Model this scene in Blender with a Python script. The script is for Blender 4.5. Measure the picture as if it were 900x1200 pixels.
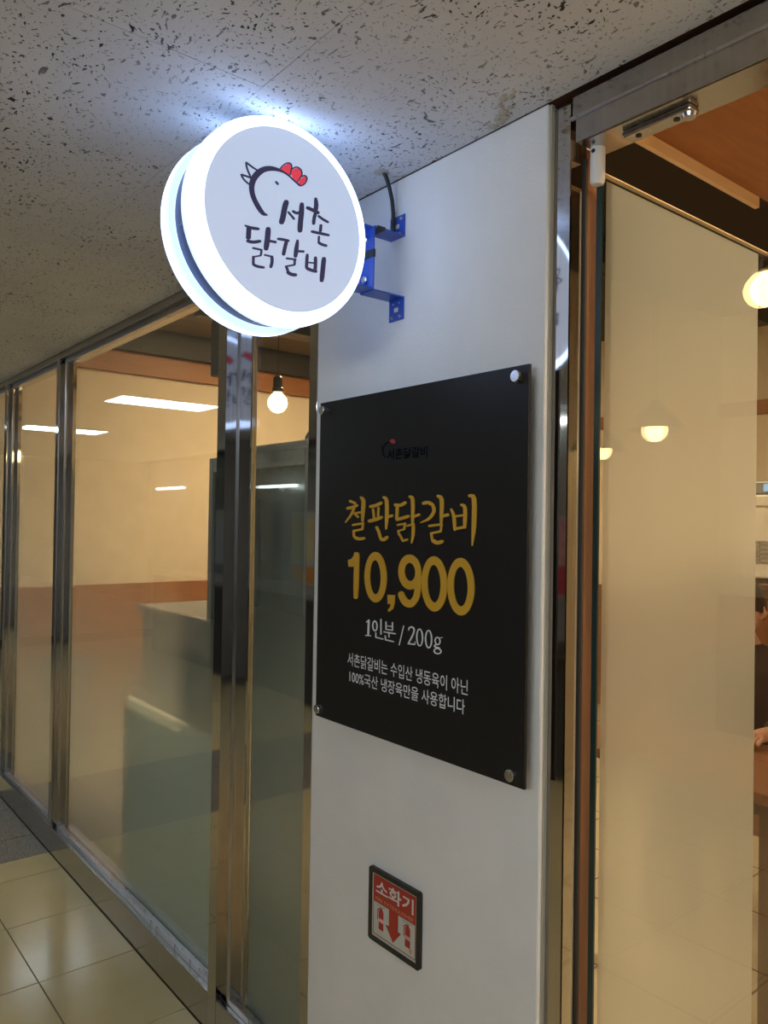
import bpy, bmesh, math, random
from mathutils import Matrix, Vector

for o in list(bpy.data.objects):
    bpy.data.objects.remove(o)
scene = bpy.context.scene
COL = scene.collection
random.seed(7)

# ---------------------------------------------------------------- camera
CAM = Vector((0.0, -1.0699, 1.5))
cam_d = bpy.data.cameras.new('camera')
cam_d.sensor_fit = 'VERTICAL'
cam_d.sensor_height = 36.0
cam_d.lens = 36.0 * 915.0 / 1200.0
cam_d.clip_start = 0.02
cam = bpy.data.objects.new('camera', cam_d)
COL.objects.link(cam)
cam.matrix_world = Matrix(((0.63087989, 0.0, 0.77588051, CAM.x),
                           (0.77573971, -0.01905041, -0.6307654, CAM.y),
                           (0.01478084, 0.99981852, -0.01201852, CAM.z),
                           (0, 0, 0, 1)))
scene.camera = cam

# ---------------------------------------------------------------- world, exposure
world = bpy.data.worlds.new('world')
scene.world = world
world.use_nodes = True
world.node_tree.nodes['Background'].inputs['Color'].default_value = (0.5, 0.52, 0.55, 1)
world.node_tree.nodes['Background'].inputs['Strength'].default_value = 0.02
vs = scene.view_settings
vs.view_transform = 'Standard'
vs.look = 'None'
vs.exposure = 0.0
vs.gamma = 1.0
vs.use_curve_mapping = False

# light levels (emission strengths of the lamps built further down)
LED_PANEL = 20.0        # corridor ceiling panels
SIGN_RIM = 4.4
SIGN_FACE = 0.62
BULB = 16.0
SHOP_FILL = 112.0  # added fill panels inside the shop
TUBE = 8.0
PIER_FILL = 10.5  # added fill light across the corridor

# ---------------------------------------------------------------- materials
MATS = {}
def newmat(name):
    m = bpy.data.materials.new(name)
    m.use_nodes = True
    nt = m.node_tree
    nt.nodes.clear()
    out = nt.nodes.new('ShaderNodeOutputMaterial')
    MATS[name] = m
    return m, nt, out
def N(nt, t, **kw):
    n = nt.nodes.new(t)
    for k, v in kw.items():
        setattr(n, k, v)
    return n
def L(nt, a, b):
    nt.links.new(a, b)
def rgba(c):
    return (c[0], c[1], c[2], 1.0)
def pos(nt, scale=(1, 1, 1)):
    g = N(nt, 'ShaderNodeNewGeometry')
    mp = N(nt, 'ShaderNodeMapping')
    mp.inputs['Scale'].default_value = scale
    L(nt, g.outputs['Position'], mp.inputs['Vector'])
    return mp.outputs['Vector']
def ramp(nt, fac, stops):
    r = N(nt, 'ShaderNodeValToRGB')
    e = r.color_ramp.elements
    while len(e) < len(stops):
        e.new(0.5)
    for el, (p, c) in zip(e, stops):
        el.position = p
        el.color = rgba(c) if len(c) == 3 else c
    L(nt, fac, r.inputs['Fac'])
    return r.outputs['Color']
def noise(nt, vec, scale, detail=3, rough=0.55):
    n = N(nt, 'ShaderNodeTexNoise')
    n.inputs['Scale'].default_value = scale
    n.inputs['Detail'].default_value = detail
    n.inputs['Roughness'].default_value = rough
    L(nt, vec, n.inputs['Vector'])
    return n.outputs['Fac']
def plain(name, col, rough=0.5, metal=0.0, var=0.06, nscale=14, bump=0.0, bscale=120, coat=0.0, spec=0.5, emit=None, estr=0):
    m, nt, out = newmat(name)
    b = N(nt, 'ShaderNodeBsdfPrincipled')
    v = pos(nt)
    f = noise(nt, v, nscale)
    c0 = [max(0, x * (1 - var)) for x in col]
    c1 = [min(1, x * (1 + var)) for x in col]
    L(nt, ramp(nt, f, [(0.3, c0), (0.7, c1)]), b.inputs['Base Color'])
    b.inputs['Roughness'].default_value = rough
    b.inputs['Metallic'].default_value = metal
    b.inputs['Coat Weight'].default_value = coat
    b.inputs['Specular IOR Level'].default_value = spec
    if bump:
        bp = N(nt, 'ShaderNodeBump')
        bp.inputs['Strength'].default_value = bump
        bp.inputs['Distance'].default_value = 0.002
        L(nt, noise(nt, v, bscale, 4), bp.inputs['Height'])
        L(nt, bp.outputs['Normal'], b.inputs['Normal'])
    if emit:
        b.inputs['Emission Color'].default_value = rgba(emit)
        b.inputs['Emission Strength'].default_value = estr
    L(nt, b.outputs['BSDF'], out.inputs['Surface'])
    return m
def emissive(name, col, strength, base=(0.8, 0.8, 0.8)):
    return plain(name, base, 0.4, var=0.01, emit=col, estr=strength)

def mat_ceiling():
    m, nt, out = newmat('fissured_ceiling')
    b = N(nt, 'ShaderNodeBsdfPrincipled')
    b.inputs['Roughness'].default_value = 0.9
    b.inputs['Specular IOR Level'].default_value = 0.1
    v = pos(nt)
    # warp the space so that the fissures bend and turn
    w = N(nt, 'ShaderNodeTexNoise')
    w.inputs['Scale'].default_value = 9
    L(nt, v, w.inputs['Vector'])
    wm = N(nt, 'ShaderNodeMixRGB', blend_type='ADD')
    wm.inputs['Fac'].default_value = 0.07
    L(nt, v, wm.inputs['Color1']); L(nt, w.outputs['Color'], wm.inputs['Color2'])
    def flecks(sc, scale, lo, hi, rot=0.0):
        mp = N(nt, 'ShaderNodeMapping')
        mp.inputs['Scale'].default_value = sc
        mp.inputs['Rotation'].default_value = (0, 0, rot)
        L(nt, wm.outputs['Color'], mp.inputs['Vector'])
        f = noise(nt, mp.outputs['Vector'], scale, 2, 0.5)
        r = N(nt, 'ShaderNodeMapRange')
        r.inputs['From Min'].default_value = lo
        r.inputs['From Max'].default_value = hi
        L(nt, f, r.inputs['Value'])
        return r.outputs['Result']
    a = flecks((1, 1.9, 1), 66, 0.64, 0.67, 0.5)
    c = flecks((1.3, 1.0, 1), 140, 0.645, 0.675, -0.3)
    d = flecks((1, 1, 1), 36, 0.715, 0.735)
    clus = N(nt, 'ShaderNodeMapRange')
    clus.inputs['From Min'].default_value = 0.36
    clus.inputs['From Max'].default_value = 0.62
    clus.inputs['To Min'].default_value = 0.35
    L(nt, noise(nt, v, 5, 2), clus.inputs['Value'])
    mx = N(nt, 'ShaderNodeMath', operation='MAXIMUM')
    L(nt, a, mx.inputs[0]); L(nt, c, mx.inputs[1])
    mx2 = N(nt, 'ShaderNodeMath', operation='MAXIMUM')
    L(nt, mx.outputs[0], mx2.inputs[0]); L(nt, d, mx2.inputs[1])
    ml = N(nt, 'ShaderNodeMath', operation='MULTIPLY', use_clamp=True)
    L(nt, mx2.outputs[0], ml.inputs[0]); L(nt, clus.outputs['Result'], ml.inputs[1])
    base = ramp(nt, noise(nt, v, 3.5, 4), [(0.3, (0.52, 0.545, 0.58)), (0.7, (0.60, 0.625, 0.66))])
    mix = N(nt, 'ShaderNodeMixRGB')
    L(nt, ml.outputs[0], mix.inputs['Fac'])
    L(nt, base, mix.inputs['Color1'])
    mix.inputs['Color2'].default_value = (0.045, 0.042, 0.04, 1)
    L(nt, mix.outputs['Color'], b.inputs['Base Color'])
    inv = N(nt, 'ShaderNodeMath', operation='SUBTRACT')
    inv.inputs[0].default_value = 1.0
    L(nt, ml.outputs[0], inv.inputs[1])
    bp = N(nt, 'ShaderNodeBump')
    bp.inputs['Strength'].default_value = 0.6
    bp.inputs['Distance'].default_value = 0.003
    L(nt, inv.outputs[0], bp.inputs['Height'])
    L(nt, bp.outputs['Normal'], b.inputs['Normal'])
    L(nt, b.outputs['BSDF'], out.inputs['Surface'])
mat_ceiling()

def mat_plaster(name, c0, c1, strength=0.35):
    m, nt, out = newmat(name)
    b = N(nt, 'ShaderNodeBsdfPrincipled')
    b.inputs['Roughness'].default_value = 0.72
    b.inputs['Specular IOR Level'].default_value = 0.25
    v = pos(nt)
    L(nt, ramp(nt, noise(nt, v, 6, 5), [(0.3, c0), (0.7, c1)]), b.inputs['Base Color'])
    bp = N(nt, 'ShaderNodeBump')
    bp.inputs['Strength'].default_value = strength
    bp.inputs['Distance'].default_value = 0.0025
    L(nt, noise(nt, v, 170, 3, 0.6), bp.inputs['Height'])
    L(nt, bp.outputs['Normal'], b.inputs['Normal'])
    L(nt, b.outputs['BSDF'], out.inputs['Surface'])
mat_plaster('white_plaster', (0.66, 0.665, 0.66), (0.72, 0.725, 0.72))
mat_plaster('cream_wall', (0.72, 0.61, 0.45), (0.78, 0.67, 0.50), 0.1)
mat_plaster('hall_wall', (0.26, 0.26, 0.25), (0.34, 0.34, 0.33), 0.1)

def mat_steel(name, col, rough, streak=0.5):
    m, nt, out = newmat(name)
    b = N(nt, 'ShaderNodeBsdfPrincipled')
    b.inputs['Metallic'].default_value = 1.0
    v = pos(nt, (40, 40, 1.2))
    f = noise(nt, v, 3, 3)
    L(nt, ramp(nt, f, [(0.3, [x * 0.9 for x in col]), (0.7, col)]), b.inputs['Base Color'])
    r = N(nt, 'ShaderNodeMapRange')
    r.inputs['To Min'].default_value = rough * (1 - streak)
    r.inputs['To Max'].default_value = rough * (1 + streak)
    L(nt, f, r.inputs['Value'])
    L(nt, r.outputs['Result'], b.inputs['Roughness'])
    L(nt, b.outputs['BSDF'], out.inputs['Surface'])
mat_steel('mirror_steel', (0.56, 0.54, 0.52), 0.05)
mat_steel('satin_steel', (0.50, 0.48, 0.46), 0.22)
mat_steel('bead_steel', (0.52, 0.51, 0.54), 0.32)
mat_steel('dusty_steel', (0.48, 0.47, 0.47), 0.17)
mat_steel('knob_steel', (0.75, 0.75, 0.76), 0.25)

def mat_wood(name, c0, c1, rough=0.45, axis=(1, 1, 8)):
    m, nt, out = newmat(name)
    b = N(nt, 'ShaderNodeBsdfPrincipled')
    b.inputs['Roughness'].default_value = rough
    v = pos(nt, axis)
    f = noise(nt, v, 5, 5, 0.6)
    L(nt, ramp(nt, f, [(0.3, c0), (0.7, c1)]), b.inputs['Base Color'])
    L(nt, b.outputs['BSDF'], out.inputs['Surface'])
mat_wood('orange_wood', (0.30, 0.115, 0.035), (0.39, 0.16, 0.055), 0.5, (8, 1, 8))
mat_wood('brown_wood', (0.16, 0.062, 0.024), (0.23, 0.095, 0.04), 0.4, (8, 8, 1))
mat_wood('pale_wood', (0.74, 0.54, 0.33), (0.82, 0.62, 0.40), 0.5, (8, 1, 8))
mat_wood('dark_wood', (0.06, 0.024, 0.012), (0.09, 0.038, 0.018), 0.4, (8, 8, 1))

def mat_tile(name, c0, c1, rough, nscale=2.2, speck=0.0):
    m, nt, out = newmat(name)
    b = N(nt, 'ShaderNodeBsdfPrincipled')
    b.inputs['Roughness'].default_value = rough
    v = pos(nt)
    col = ramp(nt, noise(nt, v, nscale, 6, 0.65), [(0.3, c0), (0.72, c1)])
    if speck:
        mix = N(nt, 'ShaderNodeMixRGB')
        L(nt, ramp(nt, noise(nt, v, 160, 2), [(0.45, (0, 0, 0)), (0.62, (speck,) * 3)]), mix.inputs['Fac'])
        L(nt, col, mix.inputs['Color1'])
        mix.inputs['Color2'].default_value = (0.05, 0.045, 0.04, 1)
        col = mix.outputs['Color']
    L(nt, col, b.inputs['Base Color'])
    L(nt, b.outputs['BSDF'], out.inputs['Surface'])
mat_tile('beige_tile', (0.55, 0.45, 0.24), (0.63, 0.53, 0.30), 0.17)
mat_tile('granite_tile', (0.24, 0.215, 0.175), (0.32, 0.29, 0.24), 0.25, 30, 0.7)

def mat_shopfloor():
    m, nt, out = newmat('shop_floor_tile')
    b = N(nt, 'ShaderNodeBsdfPrincipled')
    b.inputs['Roughness'].default_value = 0.2
    v = pos(nt)
    br = N(nt, 'ShaderNodeTexBrick')
    br.offset = 0.0
    br.inputs['Scale'].default_value = 1.0
    br.inputs['Brick Width'].default_value = 0.4
    br.inputs['Row Height'].default_value = 0.4
    br.inputs['Mortar Size'].default_value = 0.004
    br.inputs['Color1'].default_value = (0.56, 0.49, 0.35, 1)
    br.inputs['Color2'].default_value = (0.52, 0.46, 0.33, 1)
    br.inputs['Mortar'].default_value = (0.16, 0.13, 0.10, 1)
    L(nt, v, br.inputs['Vector'])
    L(nt, br.outputs['Color'], b.inputs['Base Color'])
    L(nt, b.outputs['BSDF'], out.inputs['Surface'])
mat_shopfloor()

def mat_glass(name, tint=(0.94, 0.97, 0.95)):
    m, nt, out = newmat(name)
    t = N(nt, 'ShaderNodeBsdfTransparent')
    t.inputs['Color'].default_value = rgba(tint)
    g = N(nt, 'ShaderNodeBsdfGlossy')
    g.inputs['Roughness'].default_value = 0.0
    fr = N(nt, 'ShaderNodeFresnel')
    # a pane seen from inside its volume reflects like its outer face (the ray is not bent)
    gm = N(nt, 'ShaderNodeNewGeometry')
    im = N(nt, 'ShaderNodeMapRange')
    im.inputs['To Min'].default_value = 1.52
    im.inputs['To Max'].default_value = 1 / 1.52
    L(nt, gm.outputs['Backfacing'], im.inputs['Value'])
    L(nt, im.outputs['Result'], fr.inputs['IOR'])
    mx = N(nt, 'ShaderNodeMixShader')
    L(nt, fr.outputs[0], mx.inputs['Fac'])
    L(nt, t.outputs[0], mx.inputs[1]); L(nt, g.outputs[0], mx.inputs[2])
    L(nt, mx.outputs[0], out.inputs['Surface'])
mat_glass('clear_glass')
plain('glass_edge', (0.012, 0.03, 0.028), 0.2)

def mat_film(name, col, z0, z1, lo, hi, blur0, blur1, dif=0.3):
    """frosted film; from height z0 down to z1 the milky share grows lo..hi and the blurring share of the rest blur0..blur1"""
    m, nt, out = newmat(name)
    g = N(nt, 'ShaderNodeNewGeometry')
    sep = N(nt, 'ShaderNodeSeparateXYZ')
    L(nt, g.outputs['Position'], sep.inputs[0])
    def mr(a, b, z0=z0, z1=z1):
        r = N(nt, 'ShaderNodeMapRange')
        r.interpolation_type = 'SMOOTHSTEP'
        r.inputs['From Min'].default_value = z0
        r.inputs['From Max'].default_value = z1
        r.inputs['To Min'].default_value = a
        r.inputs['To Max'].default_value = b
        L(nt, sep.outputs['Z'], r.inputs['Value'])
        return r.outputs['Result']
    tp = N(nt, 'ShaderNodeBsdfTransparent')
    rf = N(nt, 'ShaderNodeBsdfRefraction')
    rf.inputs['IOR'].default_value = 1.06
    rf.inputs['Color'].default_value = (0.97, 0.97, 0.96, 1)
    rf.inputs['Roughness'].default_value = 0.9
    m0 = N(nt, 'ShaderNodeMixShader')
    L(nt, mr(blur0, blur1, min(z0, 1.35), min(z1, 0.75)), m0.inputs['Fac'])
    L(nt, tp.outputs[0], m0.inputs[1]); L(nt, rf.outputs[0], m0.inputs[2])
    tl = N(nt, 'ShaderNodeBsdfTranslucent')
    tl.inputs['Color'].default_value = rgba(col)
    df = N(nt, 'ShaderNodeBsdfDiffuse')
    L(nt, ramp(nt, noise(nt, pos(nt), 90, 2), [(0.3, [x * 0.94 for x in col]), (0.7, col)]), df.inputs['Color'])
    m1 = N(nt, 'ShaderNodeMixShader')
    m1.inputs['Fac'].default_value = dif
    L(nt, tl.outputs[0], m1.inputs[1]); L(nt, df.outputs[0], m1.inputs[2])
    m2 = N(nt, 'ShaderNodeMixShader')
    L(nt, mr(lo, hi), m2.inputs['Fac'])
    L(nt, m0.outputs[0], m2.inputs[1]); L(nt, m1.outputs[0], m2.inputs[2])
    L(nt, m2.outputs[0], out.inputs['Surface'])
mat_film('graded_film', (0.80, 0.82, 0.78), 1.55, 0.55, 0.02, 0.62, 0.0, 1.0, 0.5)
mat_film('grey_film', (0.62, 0.68, 0.64), 1.60, 0.70, 0.12, 0.62, 0.0, 1.0, 0.55)
mat_film('door_film', (0.86, 0.86, 0.84), 2.2, 0.4, 0.50, 0.62, 1.0, 1.0, 0.35)

plain('panel_black', (0.0125, 0.0118, 0.0115), 0.42, var=0.08, nscale=60, spec=0.28)
plain('gold_letter', (0.56, 0.32, 0.028), 0.42, var=0.03)
plain('white_print', (0.74, 0.77, 0.80), 0.5, var=0.02)
plain('logo_ink', (0.002, 0.003, 0.007), 0.7, var=0.02, spec=0.05)
plain('logo_red', (0.35, 0.025, 0.025), 0.6, var=0.05)
plain('sign_ink', (0.016, 0.016, 0.05), 0.6, var=0.05, emit=(0.05, 0.05, 0.13), estr=0.42)
plain('sign_red', (0.65, 0.04, 0.07), 0.6, var=0.05, emit=(0.85, 0.06, 0.10), estr=0.55)
emissive('sign_face_light', (0.56, 0.71, 1.0), SIGN_FACE, (0.40, 0.42, 0.48))
emissive('sign_rim_light', (0.40, 0.58, 1.0), SIGN_RIM, (0.85, 0.88, 0.9))
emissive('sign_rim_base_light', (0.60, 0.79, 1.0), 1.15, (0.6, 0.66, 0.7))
emissive('sign_annulus_light', (0.50, 0.68, 1.0), SIGN_RIM * 0.25, (0.7, 0.8, 0.9))
plain('sign_drum_blue', (0.07, 0.12, 0.36), 0.4, var=0.04)
plain('bracket_blue', (0.025, 0.085, 0.46), 0.38, var=0.08, coat=0.2)
plain('tape_black', (0.02, 0.022, 0.028), 0.6)
plain('cable_black', (0.012, 0.012, 0.014), 0.45)
plain('black_plastic', (0.015, 0.015, 0.016), 0.4)
plain('frame_black', (0.012, 0.014, 0.014), 0.35)
plain('luminous_plate', (0.48, 0.51, 0.46), 0.5, var=0.03)
plain('safety_red', (0.36, 0.03, 0.02), 0.5, var=0.05)
plain('safety_white', (0.62, 0.60, 0.56), 0.5, var=0.03)
plain('safety_yellow', (0.62, 0.30, 0.12), 0.5, var=0.03)
plain('fine_grey', (0.28, 0.28, 0.26), 0.6)
plain('caulk', (0.40, 0.385, 0.33), 0.8, bump=0.5)
plain('door_rubber', (0.008, 0.008, 0.008), 0.6)
plain('dark_ceiling', (0.014, 0.011, 0.009), 0.8, bump=0.2)
plain('duct_dark', (0.03, 0.025, 0.021), 0.6)
plain('brown_soffit', (0.13, 0.082, 0.05), 0.7)
plain('steel_grey', (0.30, 0.31, 0.32), 0.4, metal=0.6)
plain('fridge_grey', (0.30, 0.31, 0.30), 0.45)
plain('fridge_glass', (0.10, 0.12, 0.115), 0.08, var=0.15, coat=0.5)
plain('board_white', (0.80, 0.84, 0.74), 0.4, var=0.03)
plain('worktable_blue_grey', (0.12, 0.145, 0.155), 0.4)
plain('machine_white', (0.72, 0.68, 0.60), 0.35)
plain('keypad_grey', (0.28, 0.26, 0.23), 0.5)
emissive('screen_blue', (0.35, 0.62, 0.85), 0.9, (0.1, 0.12, 0.14))
plain('skin', (0.50, 0.27, 0.18), 0.55, var=0.05)
plain('hair_black', (0.012, 0.010, 0.009), 0.5)
plain('jacket_dark', (0.025, 0.022, 0.022), 0.8)
plain('trousers_dark', (0.02, 0.022, 0.03), 0.8)
plain('hose_white', (0.62, 0.66, 0.64), 0.4)
plain('hose_blue', (0.05, 0.07, 0.10), 0.5)
plain('pipe_grey', (0.18, 0.15, 0.13), 0.3, metal=0.5)
plain('joint_dark', (0.16, 0.15, 0.14), 0.9)
plain('floor_grout', (0.10, 0.088, 0.07), 0.9)
plain('hall_dark', (0.03, 0.03, 0.032), 0.6)
plain('poster_red', (0.55, 0.05, 0.08), 0.5, var=0.3, nscale=20)
plain('poster_pink', (0.60, 0.30, 0.32), 0.5, var=0.35, nscale=25)
plain('poster_yellow', (0.75, 0.60, 0.30), 0.5, var=0.1)
plain('poster_green', (0.10, 0.17, 0.06), 0.5, var=0.6, nscale=14)
plain('poster_orange', (0.75, 0.30, 0.05), 0.5, var=0.3, nscale=16)
plain('poster_white', (0.55, 0.56, 0.54), 0.5)
plain('poster_grey_text', (0.36, 0.35, 0.33), 0.5)
def mat_sheet():
    m, nt, out = newmat('crinkled_plastic')
    b = N(nt, 'ShaderNodeBsdfPrincipled')
    b.inputs['Roughness'].default_value = 0.2
    v = pos(nt)
    f = noise(nt, v, 16, 5, 0.7)
    L(nt, ramp(nt, f, [(0.35, (0.16, 0.20, 0.18)), (0.6, (0.55, 0.62, 0.58))]), b.inputs['Base Color'])
    bp = N(nt, 'ShaderNodeBump'); bp.inputs['Strength'].default_value = 1.0; bp.inputs['Distance'].default_value = 0.03
    L(nt, f, bp.inputs['Height']); L(nt, bp.outputs['Normal'], b.inputs['Normal'])
    L(nt, b.outputs['BSDF'], out.inputs['Surface'])
mat_sheet()
emissive('led_white', (0.80, 0.92, 1.0), LED_PANEL)
emissive('pier_fill_white', (0.92, 0.97, 1.0), PIER_FILL)
emissive('tube_white', (0.90, 1.0, 1.0), TUBE)
emissive('warm_bulb', (1.0, 0.70, 0.31), BULB, (0.9, 0.8, 0.6))
emissive('warm_fill', (1.0, 0.70, 0.40), SHOP_FILL)
plain('lamp_white', (0.7, 0.7, 0.7), 0.5)

# ---------------------------------------------------------------- mesh helpers
class MB:
    """collects shapes; build() links them as one mesh object"""
    def __init__(s):
        s.v = []; s.f = []
    def add(s, vs, fs):
        o = len(s.v)
        s.v += [tuple(p) for p in vs]
        s.f += [tuple(i + o for i in f) for f in fs]
        return s
    def box(s, x0, x1, y0, y1, z0, z1):
        return s.add([(x0, y0, z0), (x1, y0, z0), (x1, y1, z0), (x0, y1, z0), (x0, y0, z1), (x1, y0, z1), (x1, y1, z1), (x0, y1, z1)],
                     [(0, 3, 2, 1), (4, 5, 6, 7), (0, 1, 5, 4), (1, 2, 6, 5), (2, 3, 7, 6), (3, 0, 4, 7)])
    def lathe(s, prof, origin=(0, 0, 0), axis='z', n=32, ea=True, eb=True):
        """prof: list of (radius, height along axis)"""
        vs = []; fs = []
        for r, h in prof:
            for k in range(n):
                a = 2 * math.pi * k / n
                c, d = r * math.cos(a), r * math.sin(a)
                p = {'z': (c, d, h), 'x': (h, c, d), 'y': (d, h, c)}[axis]
                vs.append((p[0] + origin[0], p[1] + origin[1], p[2] + origin[2]))
        for i in range(len(prof) - 1):
            for k in range(n):
                k2 = (k + 1) % n
                fs.append((i * n + k, i * n + k2, (i + 1) * n + k2, (i + 1) * n + k))
        if ea: fs.append(tuple(range(n))[::-1])
        if eb: fs.append(tuple((len(prof) - 1) * n + k for k in range(n)))
        return s.add(vs, fs)
    def tube(s, pts, r, n=10):
        pts = [Vector(p) for p in pts]
        vs = []; fs = []
        for i, p in enumerate(pts):
            t = (pts[min(i + 1, len(pts) - 1)] - pts[max(i - 1, 0)]).normalized()
            u = t.cross(Vector((0.31, 0.2, 0.93)))
            if u.length < 0.1:
                u = t.cross(Vector((1, 0, 0)))
            u.normalize(); w = t.cross(u)
            rr = r[i] if isinstance(r, (list, tuple)) else r
            for k in range(n):
                a = 2 * math.pi * k / n
                vs.append(p + u * rr * math.cos(a) + w * rr * math.sin(a))
        for i in range(len(pts) - 1):
            for k in range(n):
                k2 = (k + 1) % n
                fs.append((i * n + k, i * n + k2, (i + 1) * n + k2, (i + 1) * n + k))
        fs.append(tuple(range(n))[::-1]); fs.append(tuple((len(pts) - 1) * n + k for k in range(n)))
        return s.add(vs, fs)
    def sheet(s, polys, plane, at, thick):
        """flat cut-out shapes standing proud of a plane. plane 'x': (y,z) outlines facing +x; 'y': (x,z) outlines facing -y"""
        for poly in polys:
            n = len(poly)
            sg = 1 if plane == 'x' else -1
            P = lambda a, b, d: (at + sg * d, a, b) if plane == 'x' else (a, at + sg * d, b)
            s.add([P(a, b, thick) for a, b in poly] + [P(a, b, 0) for a, b in poly],
                  [tuple(range(n))] + [(i, (i + 1) % n, (i + 1) % n + n, i + n) for i in range(n)])
        return s
    def ribbons(s, polys, plane, at, thick):
        """brush strokes: outlines ordered start(2), left side, end(2), right side back; filled as quad strips"""
        sg = 1 if plane == 'x' else -1
        P = lambda q, d: (at + sg * d, q[0], q[1]) if plane == 'x' else (q[0], at + sg * d, q[1])
        for q_, poly in enumerate(polys):
            m = len(poly); h = m // 2
            thick_ = thick * (1 - 0.006 * q_)      # strokes that cross lie one over the other
            left = list(range(1, h + 1)); right = [0] + list(range(m - 1, h, -1))
            fs = [(left[i], left[i + 1], right[i + 1], right[i]) for i in range(h - 1)]
            fs += [(i, (i + 1) % m, (i + 1) % m + m, i + m) for i in range(m)]
            s.add([P(q, thick_) for q in poly] + [P(q, 0) for q in poly], fs)
        return s
    def ring(s, outer, inner, plane, at, thick):
        n = len(outer)
        sg = 1 if plane == 'x' else -1
        P = lambda q, d: (at + sg * d, q[0], q[1]) if plane == 'x' else (q[0], at + sg * d, q[1])
        vs = [P(q, thick) for q in outer] + [P(q, thick) for q in inner] + [P(q, 0) for q in outer] + [P(q, 0) for q in inner]
        fs = []
        for i in range(n):
            j = (i + 1) % n
            fs += [(i, j, n + j, n + i), (i, 2 * n + i, 2 * n + j, j), (n + i, n + j, 3 * n + j, 3 * n + i)]
        return s.add(vs, fs)
    def mesh(s, name, smooth=False):
        me = bpy.data.meshes.new(name)
        me.from_pydata(s.v, [], s.f)
        bm = bmesh.new(); bm.from_mesh(me)
        bmesh.ops.recalc_face_normals(bm, faces=bm.faces)
        big = [f for f in bm.faces if len(f.verts) > 4]
        if big:
            bmesh.ops.triangulate(bm, faces=big)
        bm.to_mesh(me); bm.free()
        if smooth:
            me.shade_smooth()
        return me
    def build(s, name, mat, parent=None, smooth=False, bevel=0.0, seg=2):
        me = s.mesh(name, smooth)
        o = bpy.data.objects.new(name, me)
        COL.objects.link(o)
        me.materials.append(MATS[mat])
        if parent is not None:
            o.parent = parent
            o.matrix_parent_inverse = Matrix.Translation(parent.matrix_basis.translation).inverted()
        if smooth:
            md = o.modifiers.new('edges', 'EDGE_SPLIT'); md.split_angle = math.radians(38)
        if bevel:
            md = o.modifiers.new('bevel', 'BEVEL'); md.width = bevel; md.segments = seg; md.limit_method = 'ANGLE'
        return o
def tag(o, label=None, cat=None, group=None, kind=None):
    for k, v in (('label', label), ('category', cat), ('group', group), ('kind', kind)):
        if v: o[k] = v
    return o
def empty(name, loc=(0, 0, 0)):
    o = bpy.data.objects.new(name, None)
    COL.objects.link(o)
    o.location = loc
    o.empty_display_size = 0.05
    return o
def box(*a):
    return MB().box(*a)
def text(name, body, x0, x1, z0, z1, y, mat, parent, fatten=0.0, plane='y', thick=0.0006):
    """one line of lettering fitted into a rectangle (x0..x1, z0..z1)"""
    c = bpy.data.curves.new(name, 'FONT')
    c.body = body
    c.resolution_u = 3
    c.offset = fatten
    t = bpy.data.objects.new(name, c)
    COL.objects.link(t)
    bpy.context.view_layer.update()
    me = bpy.data.meshes.new_from_object(t)
    bpy.data.objects.remove(t)
    xs = [v.co.x for v in me.vertices]; ys = [v.co.y for v in me.vertices]
    ax, bx, ay, by = min(xs), max(xs), min(ys), max(ys)
    for v in me.vertices:
        u = x0 + (v.co.x - ax) / (bx - ax) * (x1 - x0)
        w = z0 + (v.co.y - ay) / (by - ay) * (z1 - z0)
        v.co = (u, y - thick, w) if plane == 'y' else (y + thick, u, w)
    me.materials.clear(); me.materials.append(MATS[mat])
    o = bpy.data.objects.new(name, me)
    COL.objects.link(o)
    o.parent = parent
    o.matrix_parent_inverse = Matrix.Translation(parent.matrix_basis.translation).inverted()
    return o

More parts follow.
